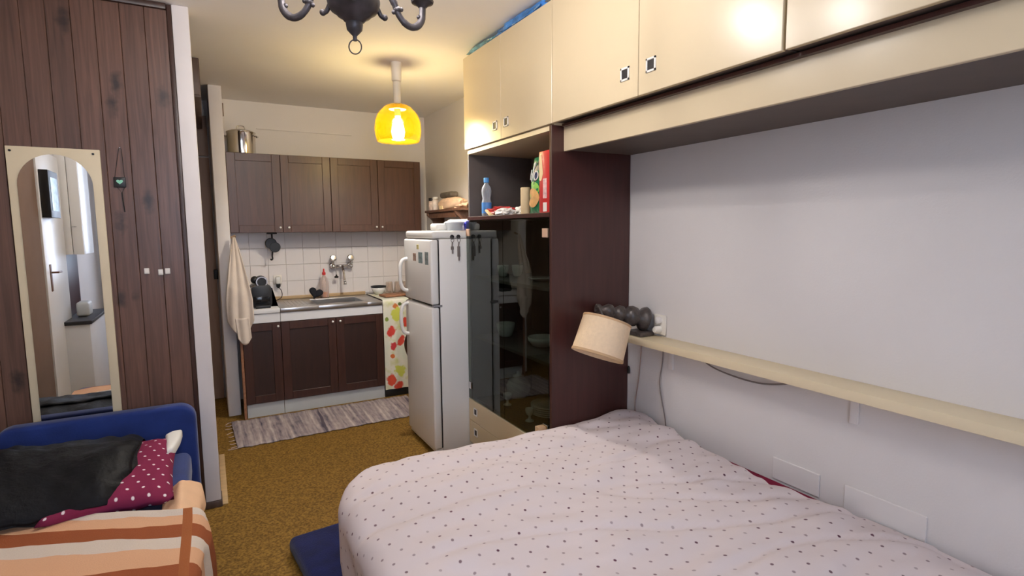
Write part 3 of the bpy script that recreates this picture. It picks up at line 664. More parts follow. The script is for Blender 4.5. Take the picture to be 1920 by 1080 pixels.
# turned arm running from the wall out towards the shade
p0, p1 = Vector((1.885, 2.045, 0.998)), Vector((1.645, 2.13, 1.062)); ax = (p1-p0); L = ax.length
prof = [(0, 0), (0.05, 0.0), (0.055, 0.012), (0.048, 0.03), (0.03, 0.045), (0.042, 0.06), (0.046, 0.085), (0.04, 0.105), (0.022, 0.118), (0.034, 0.13), (0.036, 0.15), (0.026, 0.165), (0.018, 0.175), (0.029, 0.19), (0.031, 0.21), (0.02, 0.228), (0.014, 0.24), (0.02, 0.252), (0.019, 0.27), (0.012, L), (0, L)]
prof = [(r*1.12, z) for r, z in prof]
obj('turned_arm', lathe(BM(), prof, p0, 28, axis_m(ax)), M_turned, lp, smooth=True)
obj('wall_rose', box(BM(), 1.80, 1.89, 1.99, 2.10, SZ, SZ+0.022, 0.006), M_turned, lp)
# shade: axis tilted so its top leans away
sc_ = Vector((1.575, 2.0, 0.945)); sax = Vector((0.40, 0.07, 0.95)).normalized(); hs = 0.088
sm = Matrix.Translation(sc_) @ axis_m(sax)
def shade_at(prof): return lathe(BM(), prof, (0, 0, 0), 40, sm, cap=False)
sh = obj('shade', shade_at([(0.121, -hs), (0.113, hs), (0.110, hs), (0.118, -hs), (0.121, -hs)]), M_shade, lp, smooth=False)
obj('shade_trim', shade_at([(0.1213, -hs), (0.123, -hs+0.001), (0.1225, -hs+0.012), (0.1205, -hs+0.012)]), M_shadetrim, sh)
obj('shade_trim', shade_at([(0.1135, hs-0.010), (0.1152, hs-0.010), (0.1145, hs), (0.1128, hs)]), M_shadetrim, sh)
a = sm @ Vector((0, 0, 0.06)); obj('shade_carrier', tube(BM(), [p1, p1+Vector((-0.03, -0.06, 0.005)), a+Vector((0.01, 0.02, 0.01)), a-sax*0.06], 0.006, 8, smooth=5), M_turned, lp)
obj('lamp_holder', lathe(BM(), [(0, -0.05), (0.018, -0.05), (0.02, 0.0), (0.02, 0.05), (0, 0.05)], (0, 0, 0), 16, sm), M_ivory, lp)
so = thing('wall_socket', 'ivory wall socket with two round plugs at the end of the shelf', 'socket', (1.905, 1.975, 0.94))
obj('plate', box(BM(), XW-0.010, XW-0.0005, 1.935, 2.015, 0.932, 1.03, 0.004), M_ivory, so)
obj('plug', lathe(BM(), [(0, 0), (0.019, 0), (0.019, 0.022), (0.012, 0.034), (0, 0.036)], (XW-0.010, 1.975, 0.957), 20, axis_m((-1, 0, 0))), M_ivory, so)
obj('plug', lathe(BM(), [(0, 0), (0.018, 0), (0.017, 0.016), (0.010, 0.02), (0, 0.02)], (XW-0.010, 1.975, 1.003), 20, axis_m((-1, 0, 0))), M_plate, so)
tag(obj('hanging_cable', tube(BM(), [(1.905, 1.945, 0.888), (1.905, 1.95, 0.80), (1.905, 1.965, 0.70), (1.904, 1.95, 0.62), (1.904, 1.925, 0.53), (1.904, 1.915, 0.47)], 0.0028, 8, smooth=6), M_cable), 'grey cable hanging from the shelf down behind the bed', 'cable')
tag(obj('shelf_cable', tube(BM(), [(1.905, 1.74, 0.884), (1.905, 1.66, 0.845), (1.905, 1.55, 0.828), (1.905, 1.42, 0.826), (1.905, 1.32, 0.845), (1.905, 1.22, 0.884)], 0.0035, 8, smooth=6), M_cable), 'dark cable sagging under the middle of the shelf', 'cable')
tag(obj('lamp_flex', tube(BM(), [(1.906, 2.10, 0.888), (1.906, 2.105, 0.78), (1.906, 2.12, 0.66), (1.906, 2.14, 0.55), (1.906, 2.14, 0.47)], 0.003, 8, smooth=6), mat('flex_brown', (0.36, 0.26, 0.22), 0.6)), 'brown lamp flex running down the wall beside the cabinet', 'cable')
tag(obj('inline_switch', crumple(BM(), (1.902, 2.190, 0.69), 0.006, 0.008, 0.022, 0.1, 2), M_black), 'black inline switch hanging against the cabinet side below the lamp', 'switch')
for (ya, yb, za, zb, lab) in ((1.34, 1.15, 0.46, 0.547, 'small painted cover plate low on the white wall, nearer the cabinet'), (1.06, 0.805, 0.45, 0.548, 'long painted cover plate low on the white wall by the duvet')):
    tag(obj('cover_plate', box(BM(), XW-0.007, XW-0.0005, yb, ya, za, zb, 0.002, 1), M_plate), lab, 'cover plate')

# ================================================================== BED
bf = thing('bed_frame', 'wooden double bed frame under the dotted duvet', 'bed', (1.15, 1.2, 0))
obj('base', box(BM(), 0.43, 1.905, 0.15, 2.13, 0.10, 0.27, 0.006), M_bedwood, bf)
for x_ in (0.46, 1.84):
    for y_ in (0.19, 2.06): obj('leg', box(BM(), x_, x_+0.05, y_, y_+0.05, 0, 0.10, 0.003), M_bedwood, bf)
obj('headboard_corner', box(BM(), 1.33, 1.372, 2.165, 2.20, 0.36, 0.507, 0.003), M_bedwood, bf)
tag(obj('mattress', box(BM(), 0.43, 1.906, 0.15, 2.13, 0.272, 0.460, 0.02, 4), M_maroonsheet, smooth=True), 'mattress with a maroon sheet showing between duvet and wall', 'mattress')
def duvet_pt(px, py):
    """flat cloth point (px,py) -> draped position"""
    qx = max(px, 0.64); qy = min(py, 1.93)
    n = Vector((px-qx, py-qy, 0)); d = n.length
    r = 0.085; flat = 0.20
    zt = 0.505 + 0.022*(py-1.2)*0.9
    zt += 0.016*nz3(px*2.1, py*2.1, 1.3) + 0.012*nz3(px*1.2+5, py*7.5, 2.0) + 0.011*nz3(px*3.2+py*2, py*11-px*3, 4) + 0.006*nz3(px*9+py*4, py*17, 6) - 0.012*max(0, 0.16-abs(nz3(px*1.6+2, py*4.2+px*1.5, 9)))/0.16 + 0.034*math.exp(-((px-1.84)/0.16)**2-((py-2.13)/0.12)**2) + 0.007*abs(nz3(px*2.2+9, py*5.5-px*2, 9))
    if d < 1e-6: x, y, z = px, py, zt
    else:
        n.normalize()
        e = d-flat
        if e <= 0: x, y, z = px, py, zt-0.02*(d/flat)**2
        else:
            a = min(e/r, PI/2); x = qx+n.x*(flat+r*math.sin(a)); y = qy+n.y*(flat+r*math.sin(a)); z = zt-0.02-r*(1-math.cos(a))
            ov = e-r*PI/2
            if ov > 0:
                z -= ov; ang = math.atan2(n.y, n.x); w = 0.018*math.sin(ang*14+px*23*abs(n.y)+py*23*abs(n.x)+1.0)*min(1, ov*6)
                x -= n.x*(-w+0.10*ov); y -= n.y*(-w+0.05*ov)
    if px > 1.72:
        k = (px-1.72)/0.18; z -= 0.034*k*k+0.012*nz3(py*5, 3.3)*k
    y = min(y, 2.20)
    if x > 1.38: y = min(y, 2.203)
    return Vector((min(x, 1.908), y, max(z, 0.07 if px < 0.7 else 0.466 if (x > 0.5 and y < 2.1) else 0.2)))
PX0, PX1, PY0, PY1 = 0.36-0.30, 1.90, 0.10, 2.40
bm = BM()
def dwid(v):
    y = PY0+(PY1-PY0)*v; k = (y-0.98)/0.86
    return PX1-PX0+0.008*math.sin(v*23)-0.008-(0.088*math.sin(PI*k)**0.6 if 0 < k < 1 else 0)
grid(bm, 150, 160, lambda u, v: duvet_pt(PX0+dwid(v)*u, PY0+(PY1-PY0)*v), lambda u, v: (PX0+(PX1-PX0)*u, PY0+(PY1-PY0)*v))
tag(obj('duvet', bm, M_duvet, smooth=True), 'pale pink duvet printed with small dark dots, spread over the double bed', 'duvet')

# ================================================================== FOLD-OUT CHAIR BED ON THE LEFT
sf = thing('chair_bed', 'low blue upholstered chair bed with rounded back panel beneath the mirror', 'sofa', (-0.48, 2.4, 0))
def rrect(x0, x1, z0, z1, r, n=8):
    out = []
    for cx, cz, a0 in ((x1-r, z1-r, 0), (x0+r, z1-r, PI/2), (x0+0.03, z0+0.03, PI), (x1-0.03, z0+0.03, 1.5*PI)):
        rr = r if a0 < PI-0.1 else 0.03
        out += [(cx+rr*math.cos(a0+PI/2*i/n), cz+rr*math.sin(a0+PI/2*i/n)) for i in range(n+1)]
    return out
obj('back_panel', prism(BM(), rrect(-0.865, -0.098, 0.03, 0.602, 0.075), 'y', 3.085, 3.17, 0.02, 3), M_blue, sf, smooth=False, angle=50)
obj('seat_base', box(BM(), -0.845, -0.135, 1.62, 3.08, 0.04, 0.24, 0.02, 3), M_blue, sf)
obj('seat_cushion', box(BM(), -0.85, -0.13, 1.60, 3.082, 0.242, 0.375, 0.035, 4), M_blue, sf)
for x_ in (-0.82, -0.19):
    for y_ in (1.66, 3.0): obj('foot', cyl(BM(), (x_, y_, 0), (x_, y_, 0.045), 0.02, n=12), M_black, sf)
def blanket_pt(a, d):
    """a: metres left of the right border (negative hangs over the side), d: metres from the far hem"""
    r = 0.05
    y_h = 2.292+0.435*max(0, a) - 0.05*max(0, -a)
    y = y_h-d*(1.0+0.12*max(0, a))
    zt = 0.416+0.010*nz3(a*5, d*7, 1)+0.014*math.exp(-(d/0.04)**2)
    if a >= 0: x = -0.118-a; z = zt
    else:
        e = -a; an = min(e/r, PI/2); x = -0.118+r*math.sin(an)+0.03*math.sin(d*9+0.6)*min(1, e*6)*0.6; z = zt-r*(1-math.cos(an))
        if e > r*PI/2: z -= (e-r*PI/2); x += 0.012*math.sin(d*14)
    return Vector((x, y, max(0.03, z)))
bm = BM(); A0, A1, D1 = -0.24, 0.70, 0.66
grid(bm, 70, 60, lambda u, v: blanket_pt(A0+(A1-A0)*u, D1*v), lambda u, v: (A0+(A1-A0)*u, D1*v+(0.0 if A0+(A1-A0)*u > 0 else 0.0)))
tag(obj('striped_blanket', bm, M_blanket, smooth=True), 'towelling blanket with rust, peach and cream stripes over the chair bed', 'blanket')
def peach(u, v):
    a = -0.11+0.22*u; d = v*0.42; r = 0.045; y = 2.68-d-0.05*u
    h = 0.045*math.exp(-((a-0.03)/0.04)**2)*(0.6+0.4*math.sin(v*4+0.5))*min(1, v*6)**0.5*min(1, (1-v)*6+0.2)**0.5; w = 0.006*nz3(u*6, v*9, 4)
    if a >= 0: return Vector((-0.125-a*0.8, y, 0.384+h+w))
    e = -a; an = min(e/r, PI/2)
    return Vector((-0.125+r*math.sin(an)+0.01*math.sin(v*7)*e*10, y, 0.384+h+w-r*(1-math.cos(an))-max(0, e-r*PI/2)))
bm = BM(); grid(bm, 24, 30, peach)
tag(obj('peach_sheet', bm, M_skin, smooth=True), 'bunched peach sheet beside the maroon pillow on the chair bed', 'sheet')
pw = thing('dotted_pillow', 'maroon pillow with white dots and a white tip, under the black jacket', 'pillow', (-0.4, 2.8, 0.38))
def pill(cx, cy, cz, sx, sy, sz, rot, mat_, parent, nm, k=0):
    bm = BM(); uvl = bm.loops.layers.uv.verify()
    mm = Matrix.Translation((cx, cy, cz)) @ Matrix.Rotation(rot[2], 4, 'Z') @ Matrix.Rotation(rot[0], 4, 'X') @ Matrix.Rotation(rot[1], 4, 'Y')
    for sgn in (1, -1):
        def f(u, v):
            x = (2*u-1); y = (2*v-1); e = max(0, (1-abs(x)**3.2))*max(0, (1-abs(y)**3.2))
            pinch = 1-0.07*(1-abs(x)**2)*abs(y)**2; pin2 = 1-0.07*(1-abs(y)**2)*abs(x)**2
            return mm @ Vector((x*sx*pin2, y*sy*pinch, sgn*sz*e**0.5*(1+0.12*nz3(x*3+k, y*3, 2)) + 0.008*nz3(x*4+k, y*4, 7)))
        grid(bm, 26, 22, f, lambda u, v: (u*2*sx, v*2*sy))
    bmesh.ops.remove_doubles(bm, verts=bm.verts, dist=0.0004)
    bmesh.ops.recalc_face_normals(bm, faces=bm.faces)
    return obj(nm, bm, mat_, parent, smooth=True)
pill(-0.378, 2.69, 0.452, 0.21, 0.29, 0.060, (0.085, 0, 0.0), M_dotpillow, pw, 'pillow_case', 3)
prism(bm := BM(), [(-0.205, 2.75), (-0.178, 2.82), (-0.163, 2.93), (-0.158, 3.02), (-0.20, 3.015), (-0.225, 2.98), (-0.215, 2.85)], 'z', 0.455, 0.508, 0.014, 3)
obj('white_tip', bm, M_paper, pw, smooth=True, part_label='white pillow corner sticking out')
jk = thing('leather_jacket', 'folded black leather jacket lying on the chair bed in front of the mirror', 'jacket', (-0.55, 2.7, 0.45))
JP = catmull([(0, 2.99, 0.45), (0, 3.0, 0.50), (0, 2.975, 0.553), (0, 2.90, 0.578), (0, 2.78, 0.578), (0, 2.64, 0.560), (0, 2.52, 0.515), (0, 2.46, 0.455), (0, 2.45, 0.425)], 8)
def jacket(u, v, lift=0.0, v0=0.0, v1=1.0):
    t = (v0+(v1-v0)*v)*(len(JP)-1); i = min(int(t), len(JP)-2); p = JP[i].lerp(JP[i+1], t-i)
    x = -0.285-0.60*u-0.02*math.sin(v*3); k = min(1, (2.99-p.y)/0.48)
    edge = min(1, u*9)
    w = 0.014*nz3(u*6, v*4+lift*90, 3)+0.010*nz3(u*12+v*6, v*6, 8)
    return Vector((x+0.006*nz3(v*9, u*3, 5), p.y+(0.10*(1-min(1, u*6))**1.3)*k-0.02*k+0.6*w, max(0.40, p.z+w+lift-0.03*(1-edge)**2-0.035*(1-u)*(1-k)+0.008*math.sin(u*11)*k)))
bm = BM(); grid(bm, 70, 46, jacket)
obj('jacket_body', bm, M_leather, jk, smooth=True)
bm = BM(); grid(bm, 50, 24, lambda u, v: jacket(0.02+u*0.98, v, 0.012+0.006*math.sin(u*7), 0.52-0.12*u, 0.97), thick=0.008)
obj('folded_sleeve', bm, M_leather, jk, smooth=True)
# blue floor cushion by the bed
fc = box(BM(), -0.20, 0.20, -0.33, 0.33, 0.0, 0.075, 0.03, 4, m=Matrix.Translation((0.475, 2.255, 0.002)) @ Matrix.Rotation(math.radians(6), 4, 'Z'))
tag(obj('floor_cushion', fc, M_bluemat, smooth=True), 'dark blue floor cushion beside the bed corner', 'cushion')

# ================================================================== MIRROR AND BITS ON THE PLANKS
mi = thing('arched_mirror', 'tall cream board mirror with an arched glass on the plank wall', 'mirror', (-0.575, 3.19, 0.5))
obj('backing_board', box(BM(), -0.742, -0.408, 3.186, 3.198, 0.50, 1.828, 0.003), M_mirrorframe, mi)
arch = [(-0.711, 0.53), (-0.443, 0.53), (-0.443, 1.66)] + [(-0.577+0.134*math.cos(PI*i/20), 1.66+0.138*math.sin(PI*i/20)) for i in range(1, 20)] + [(-0.711, 1.66)]
obj('mirror_glass', prism(BM(), arch, 'y', 3.181, 3.1855), M_mirror, mi)
for x_ in (-0.726, -0.434): obj('screw', cyl(BM(), (x_, 3.1855, 1.808), (x_, 3.182, 1.808), 0.005, n=12), M_black, mi)
og = thing('hanging_charm', 'small black square charm with a pale heart, hung on a cord from the planks', 'ornament', (-0.342, 3.19, 1.6))
obj('tag_plate', box(BM(), -0.366, -0.318, 3.188, 3.196, 1.660, 1.708, 0.003), M_black, og)
heart = []
for i in range(24):
    a = 2*PI*i/24; heart.append((-0.342+0.0011*16*math.sin(a)**3*0.75, 1.686+0.00075*(13*math.cos(a)-5*math.cos(2*a)-2*math.cos(3*a)-math.cos(4*a))))
obj('heart', prism(BM(), heart, 'y', 3.1865, 3.1885), mat('mint_print', (0.25, 0.62, 0.45), 0.5, var=0.05), og)
bm = BM(); tube(bm, [(-0.360, 3.193, 1.706), (-0.336, 3.193, 1.84), (-0.326, 3.193, 1.84), (-0.322, 3.193, 1.706)], 0.0012, 6); tube(bm, [(-0.355, 3.193, 1.662), (-0.337, 3.193, 1.635), (-0.325, 3.193, 1.662)], 0.0012, 6)
tube(bm, [(-0.337, 3.193, 1.636), (-0.336, 3.193, 1.60), (-0.332, 3.193, 1.545)], 0.0028, 6)
obj('cord', bm, M_black, og)
obj('nail', cyl(BM(), (-0.331, 3.1995, 1.842), (-0.331, 3.186, 1.843), 0.002, n=8), M_chrome, og)
for x_, z_, lab in ((-0.264, 1.262, 'white adhesive hook on the planks, nearest the mirror'), (-0.207, 1.254, 'white adhesive hook on the planks, middle of three'), (-0.178, 1.258, 'white adhesive hook on the planks, nearest the white post')):
    h = thing('adhesive_hook', lab, 'hook', (x_, 3.195, z_), 'white adhesive hooks')
    obj('pad', box(BM(), x_-0.0105, x_+0.0105, 3.190, 3.1995, z_-0.014, z_+0.014, 0.002), M_paper, h)
    obj('prong', box(BM(), x_-0.006, x_+0.006, 3.182, 3.190, z_-0.012, z_-0.004, 0.002), M_paper, h)

# ================================================================== KITCHEN
YK = 4.62
def panel_door(parent, x0, x1, yf, z0, z1, knob, mw, mp=None, st=0.062, rail=0.06):
    """framed door facing -Y with recessed panel and knob"""
    bm = BM(); t = 0.02
    box(bm, x0, x0+st, yf, yf+t, z0, z1, 0.002, 1); box(bm, x1-st, x1, yf, yf+t, z0, z1, 0.002, 1)
    box(bm, x0+st, x1-st, yf, yf+t, z0, z0+rail, 0.002, 1); box(bm, x0+st, x1-st, yf, yf+t, z1-rail, z1, 0.002, 1)
    d = obj('door', bm, mw, parent)
    obj('panel', box(BM(), x0+st-0.004, x1-st+0.004, yf+0.009, yf+t-0.002, z0+rail-0.004, z1-rail+0.004), mp or mw, d)
    if knob:
        obj('knob', lathe(BM(), [(0.0, 0.022), (0.007, 0.021), (0.009, 0.016), (0.008, 0.011), (0.004, 0.006), (0.005, 0), (0, 0)], (knob[0], yf, knob[1]), 16, axis_m((0, -1, 0))), M_china, d, smooth=True, part_label='small pale knob')
    return d
UYF = 4.90; UZ0, UZ1 = 1.437, 2.066
def upper(x0, x1, xm, label, knobs):
    c = thing('wall_cupboard', label, 'cupboard', ((x0+x1)/2, 5.05, UZ0))
    obj('body', box(BM(), x0, x1, UYF+0.021, YB-0.011, UZ0, UZ1, 0.002, 1), M_kdoor, c)
    panel_door(c, x0+0.001, xm-0.0015, UYF, UZ0+0.001, UZ1-0.001, knobs[0], M_kdoor)
    panel_door(c, xm+0.0015, x1-0.001, UYF, UZ0+0.001, UZ1-0.001, knobs[1], M_kdoor)
    return c
upper(0.166, 0.948, 0.556, 'dark brown wall cupboard with two panelled doors, the pot on top', ((0.535, 1.478), (0.60, 1.478)))
upper(0.950, 1.748, 1.352, 'dark brown wall cupboard with two panelled doors beside the yellow lamp', ((1.327, 1.478), (1.378, 1.478)))
bc = thing('base_cabinet', 'narrow dark brown base cabinet below the coffee machine', 'cabinet', (0.33, 4.9, 0))
obj('body', box(BM(), 0.195, 0.468, YK+0.021, YB-0.011, 0.10, 0.815, 0.002, 1), M_kbase, bc)
obj('kick_board', box(BM(), 0.20, 0.466, YK+0.02, YK+0.036, 0.0, 0.105), M_kick, bc)
obj('drawer_front', box(BM(), 0.197, 0.467, YK, YK+0.02, 0.742, 0.814, 0.002, 1), M_offwhite, bc)
panel_door(bc, 0.197, 0.467, YK, 0.112, 0.738, (0.448, 0.71), M_kbase, M_kbasepanel)
obj('end_strip', box(BM(), 0.176, 0.194, YK-0.004, YK+0.03, 0.0, 0.80, 0.002, 1), M_cutboard, bc)
sk = thing('sink_cabinet', 'dark brown sink cabinet with two panelled doors and pale upper rail', 'cabinet', (0.87, 4.9, 0))
bm = BM(); box(bm, 0.470, 0.488, YK+0.021, YB-0.011, 0.10, 0.815); box(bm, 1.262, 1.280, YK+0.021, YB-0.011, 0.10, 0.815); box(bm, 0.488, 1.262, YK+0.021, YB-0.011, 0.10, 0.118); box(bm, 0.488, 1.262, YB-0.03, YB-0.011, 0.118, 0.815)
obj('body', bm, M_kbase, sk)
obj('kick_board', box(BM(), 0.470, 1.28, YK+0.02, YK+0.036, 0.0, 0.105), M_kick, sk)
obj('rail_front', box(BM(), 0.470, 1.279, YK, YK+0.02, 0.742, 0.814, 0.002, 1), M_offwhite, sk)
panel_door(sk, 0.471, 0.8885, YK, 0.112, 0.738, (0.862, 0.71), M_kbase, M_kbasepanel)
panel_door(sk, 0.8915, 1.279, YK, 0.112, 0.738, (0.922, 0.71), M_kbase, M_kbasepanel)
tag(obj('worktop', box(BM(), 0.176, 0.468, YK-0.012, YB-0.011, 0.817, 0.850, 0.004), M_offwhite), 'short white laminate worktop under the coffee machine', 'worktop')
st = thing('kitchen_sink', 'stainless steel sink with drainer and sunk basin', 'sink', (0.87, 4.9, 0.82))
bm = BM(); X0, X1, Y0, Y1 = 0.76, 1.15, 4.72, 5.06
box(bm, 0.470, X0, YK-0.012, YB-0.011, 0.817, 0.850, 0.005); box(bm, X1, 1.280, YK-0.012, YB-0.011, 0.817, 0.850, 0.005)
box(bm, X0-0.004, X1+0.004, YK-0.012, Y0, 0.817, 0.850, 0.005); box(bm, X0-0.004, X1+0.004, Y1, YB-0.011, 0.817, 0.850, 0.005)
obj('plate', bm, M_steel, st)
bm = BM(); tb = 0.003
box(bm, X0, X1, Y0, Y1, 0.69, 0.694); box(bm, X0, X0+tb, Y0, Y1, 0.69, 0.846); box(bm, X1-tb, X1, Y0, Y1, 0.69, 0.846); box(bm, X0, X1, Y0, Y0+tb, 0.69, 0.846); box(bm, X0, X1, Y1-tb, Y1, 0.69, 0.846)
obj('basin', bm, M_steel, st)
bm = BM()
for i in range(6): box(bm, 0.54+i*0.03, 0.548+i*0.03, 4.72, 5.06, 0.8495, 0.8525, 0.001, 1)
obj('drainer_ribs', bm, M_steel, st)
tag(obj('splash_batten', box(BM(), 0.47, 1.28, YB-0.032, YB-0.0105, 0.8505, 0.878, 0.003), M_batten), 'pine batten along the back edge of the sink', 'batten')
# tap
tp = thing('wall_tap', 'chrome wall tap with two round handles above the sink', 'tap', (1.07, 5.2, 1.0))
yw = YB-0.011
bm = BM(); tube(bm, [(0.99, yw-0.055, 1.128), (1.145, yw-0.055, 1.128)], 0.013, 14)
for x_ in (0.99, 1.145):
    cyl(bm, (x_, yw, 1.128), (x_, yw-0.055, 1.128), 0.014); lathe(bm, [(0, 0), (0.030, 0), (0.03, 0.004), (0.018, 0.012), (0, 0.012)], (x_, yw-0.0005, 1.128), 20, axis_m((0, -1, 0)))
    ball(bm, (x_, yw-0.06, 1.128), 0.022)
obj('tap_body', bm, M_chrome, tp, smooth=True)
for x_ in (0.99, 1.145):
    bm = BM(); cyl(bm, (x_, yw-0.06, 1.145), (x_, yw-0.065, 1.185), 0.009); lathe(bm, [(0, 0), (0.02, 0.0), (0.030, 0.01), (0.031, 0.024), (0.022, 0.034), (0, 0.036)], (x_, yw-0.052, 1.197), 12, axis_m((0, -1, 0.25)))
    obj('handle', bm, M_chrome, tp, smooth=False)
bm = BM(); tube(bm, [(1.068, yw-0.06, 1.125), (1.068, yw-0.085, 1.10), (1.068, yw-0.12, 1.05), (1.068, yw-0.15, 0.99)], 0.011, 12, smooth=5, rs=[0.016, 0.012, 0.009, 0.012]); cyl(bm, (1.068, yw-0.15, 0.995), (1.068, yw-0.155, 0.965), 0.014)
obj('spout', bm, M_chrome, tp, smooth=True)
hs_ = thing('sink_plug_chain', 'dark sink plug hanging on a chain from the tap', 'plug', (1.012, 5.15, 1.02))
obj('chain', tube(BM(), [(1.0, yw-0.075, 1.112), (1.008, yw-0.075, 1.08), (1.010, yw-0.075, 1.05)], 0.0025, 6), M_chrome, hs_)
obj('stopper', lathe(BM(), [(0, 0), (0.016, 0), (0.02, 0.012), (0.008, 0.02), (0.006, 0.03), (0, 0.032)], (1.010, yw-0.075, 1.022), 16), M_black, hs_)
# soap bottle, sponge heart, batten bits
sp = thing('soap_bottle', 'clear washing-up bottle with a red cap beside the sink', 'bottle', (0.895, 5.09, 0.852))
obj('body', lathe(BM(), [(0, 0), (0.034, 0), (0.038, 0.01), (0.038, 0.13), (0.03, 0.17), (0.016, 0.195), (0.013, 0.205), (0, 0.205)], (0.895, 5.10, 0.8515), 24), M_soap, sp, smooth=True)
obj('soap_fill', lathe(BM(), [(0, 0.002), (0.032, 0.002), (0.036, 0.012), (0.036, 0.05), (0, 0.05)], (0.895, 5.10, 0.8515), 24), mat('soap_orange', (0.75, 0.35, 0.15), 0.4, var=0.05), sp, smooth=True)
obj('cap', lathe(BM(), [(0.015, 0.206), (0.016, 0.225), (0.008, 0.235), (0.006, 0.26), (0.0, 0.262)], (0.895, 5.10, 0.8515), 18), M_red, sp)
bm = BM()
hp = []
for i in range(40):
    a = 2*PI*i/40; hp.append((0.0039*16*math.sin(a)**3*0.95, 0.0032*(13*math.cos(a)-5*math.cos(2*a)-2*math.cos(3*a)-math.cos(4*a))))
prism(bm, hp, 'y', -0.022, 0.022, 0.010, 3); bmesh.ops.transform(bm, matrix=Matrix.Translation((0.81, 5.04, 0.906)) @ Matrix.Rotation(-0.25, 4, 'X') @ Matrix.Rotation(0.35, 4, 'Y'), verts=bm.verts)
lo = min(v.co.z for v in bm.verts)
for v in bm.verts: v.co.z += 0.8525-lo
tag(obj('heart_sponge', bm, mat('black_sponge', (0.012, 0.013, 0.02), 0.9, var=0.2, bump=0.4, bscale=200), smooth=True), 'black heart-shaped sponge on the sink edge left of the soap bottle', 'sponge')
# coffee machine
cm = thing('coffee_machine', 'small black capsule coffee machine with silver trim on the worktop', 'coffee machine', (0.36, 4.85, 0.85))
CZ = 0.8505; cx = 0.355
bm = BM(); prism(bm, rrect(cx-0.075, cx+0.075, CZ, CZ+0.175, 0.035), 'y', 4.74, 4.97, 0.006)
obj('body', bm, M_black, cm)
bm = BM()
prism(bm, rrect(cx-0.082, cx-0.072, CZ, CZ+0.155, 0.004, 3), 'y', 4.76, 4.96, 0.002); prism(bm, rrect(cx+0.072, cx+0.082, CZ, CZ+0.155, 0.004, 3), 'y', 4.76, 4.96, 0.002)
obj('side_trim', bm, M_chrome, cm)
obj('trim_arch', tube(BM(), [(cx-0.076, 4.738, CZ+0.01), (cx-0.076, 4.738, CZ+0.14), (cx-0.062, 4.738, CZ+0.167), (cx-0.04, 4.738, CZ+0.175)], 0.0035, 8, smooth=5), M_chrome, cm)
bm = BM(); lathe(bm, [(0, 0), (0.04, 0), (0.044, 0.01), (0.044, 0.12), (0.04, 0.13), (0, 0.13)], (cx+0.005, 4.88, CZ+0.20), 24, axis_m((0, -1, 0)))
box(bm, cx-0.035, cx+0.045, 4.76, 4.94, CZ+0.165, CZ+0.21, 0.008)
obj('brew_head', bm, M_black, cm, smooth=False)
obj('head_ring', lathe(BM(), [(0.034, 0.0), (0.042, 0.0), (0.042, 0.006), (0.034, 0.006), (0.034, 0)], (cx+0.005, 4.75, CZ+0.20), 28, axis_m((0, -1, 0)), cap=False), M_chrome, cm)
bm = BM(); ball(bm, (cx-0.042, 4.80, CZ+0.215), 0.03); cyl(bm, (cx-0.042, 4.80, CZ+0.215), (cx-0.03, 4.88, CZ+0.19), 0.016)
obj('lever_knob', bm, M_black, cm, smooth=True)
obj('drip_tray', box(BM(), cx-0.055, cx+0.055, 4.66, 4.742, CZ, CZ+0.022, 0.006), M_black, cm)
obj('outlet_panel', box(BM(), cx-0.06, cx+0.06, 4.733, 4.741, CZ+0.03, CZ+0.085, 0.004), mat('gloss_black', (0.01, 0.01, 0.011), 0.12, var=0.05), cm)
pg = thing('wall_plug', 'white socket with a black plug and cord beside the coffee machine', 'socket', (0.52, 5.2, 0.95))
obj('socket_plate', box(BM(), 0.487, 0.557, yw-0.010, yw-0.0005, 0.985, 1.065, 0.004), M_ivory, pg)
obj('adapter', box(BM(), 0.502, 0.545, yw-0.055, yw-0.010, 0.99, 1.055, 0.012, 3), M_china, pg)
obj('plug', lathe(BM(), [(0, 0), (0.018, 0), (0.018, 0.02), (0.008, 0.035), (0, 0.035)], (0.523, yw-0.035, 0.99), 16, axis_m((0, 0, -1))), M_black, pg)
obj('cord', tube(BM(), [(0.523, yw-0.035, 0.96), (0.545, yw-0.05, 0.93), (0.54, yw-0.08, 0.88), (0.49, yw-0.12, 0.857), (0.44, 5.0, 0.856)], 0.003, 8, smooth=6), M_black, pg)
# gadget hanging under the cupboard
hg = thing('hanging_gadget', 'black round kitchen gadget hanging from a hook under the wall cupboard', 'kitchen tool', (0.485, 5.15, 1.2))
yg = 5.1
obj('hook_bar', box(BM(), 0.445, 0.525, yg-0.015, yg+0.015, 1.424, 1.4365, 0.003), M_black, hg)
bm = BM(); tube(bm, [(0.485, yg, 1.425), (0.486, yg, 1.39), (0.485, yg, 1.36)], 0.007, 8); lathe(bm, [(0, -0.012), (0.042, -0.012), (0.047, 0), (0.042, 0.012), (0, 0.012)], (0.475, yg, 1.345), 24, axis_m((0, -1, 0))); lathe(bm, [(0, -0.012), (0.040, -0.012), (0.044, 0), (0.04, 0.012), (0, 0.012)], (0.505, yg-0.005, 1.312), 24, axis_m((0, -1, 0)))
obj('disc_body', bm, M_black, hg)
obj('tail', tube(BM(), [(0.485, yg, 1.28), (0.48, yg, 1.24), (0.482, yg, 1.215), (0.472, yg, 1.205), (0.466, yg, 1.215)], 0.006, 8, smooth=5), M_black, hg)
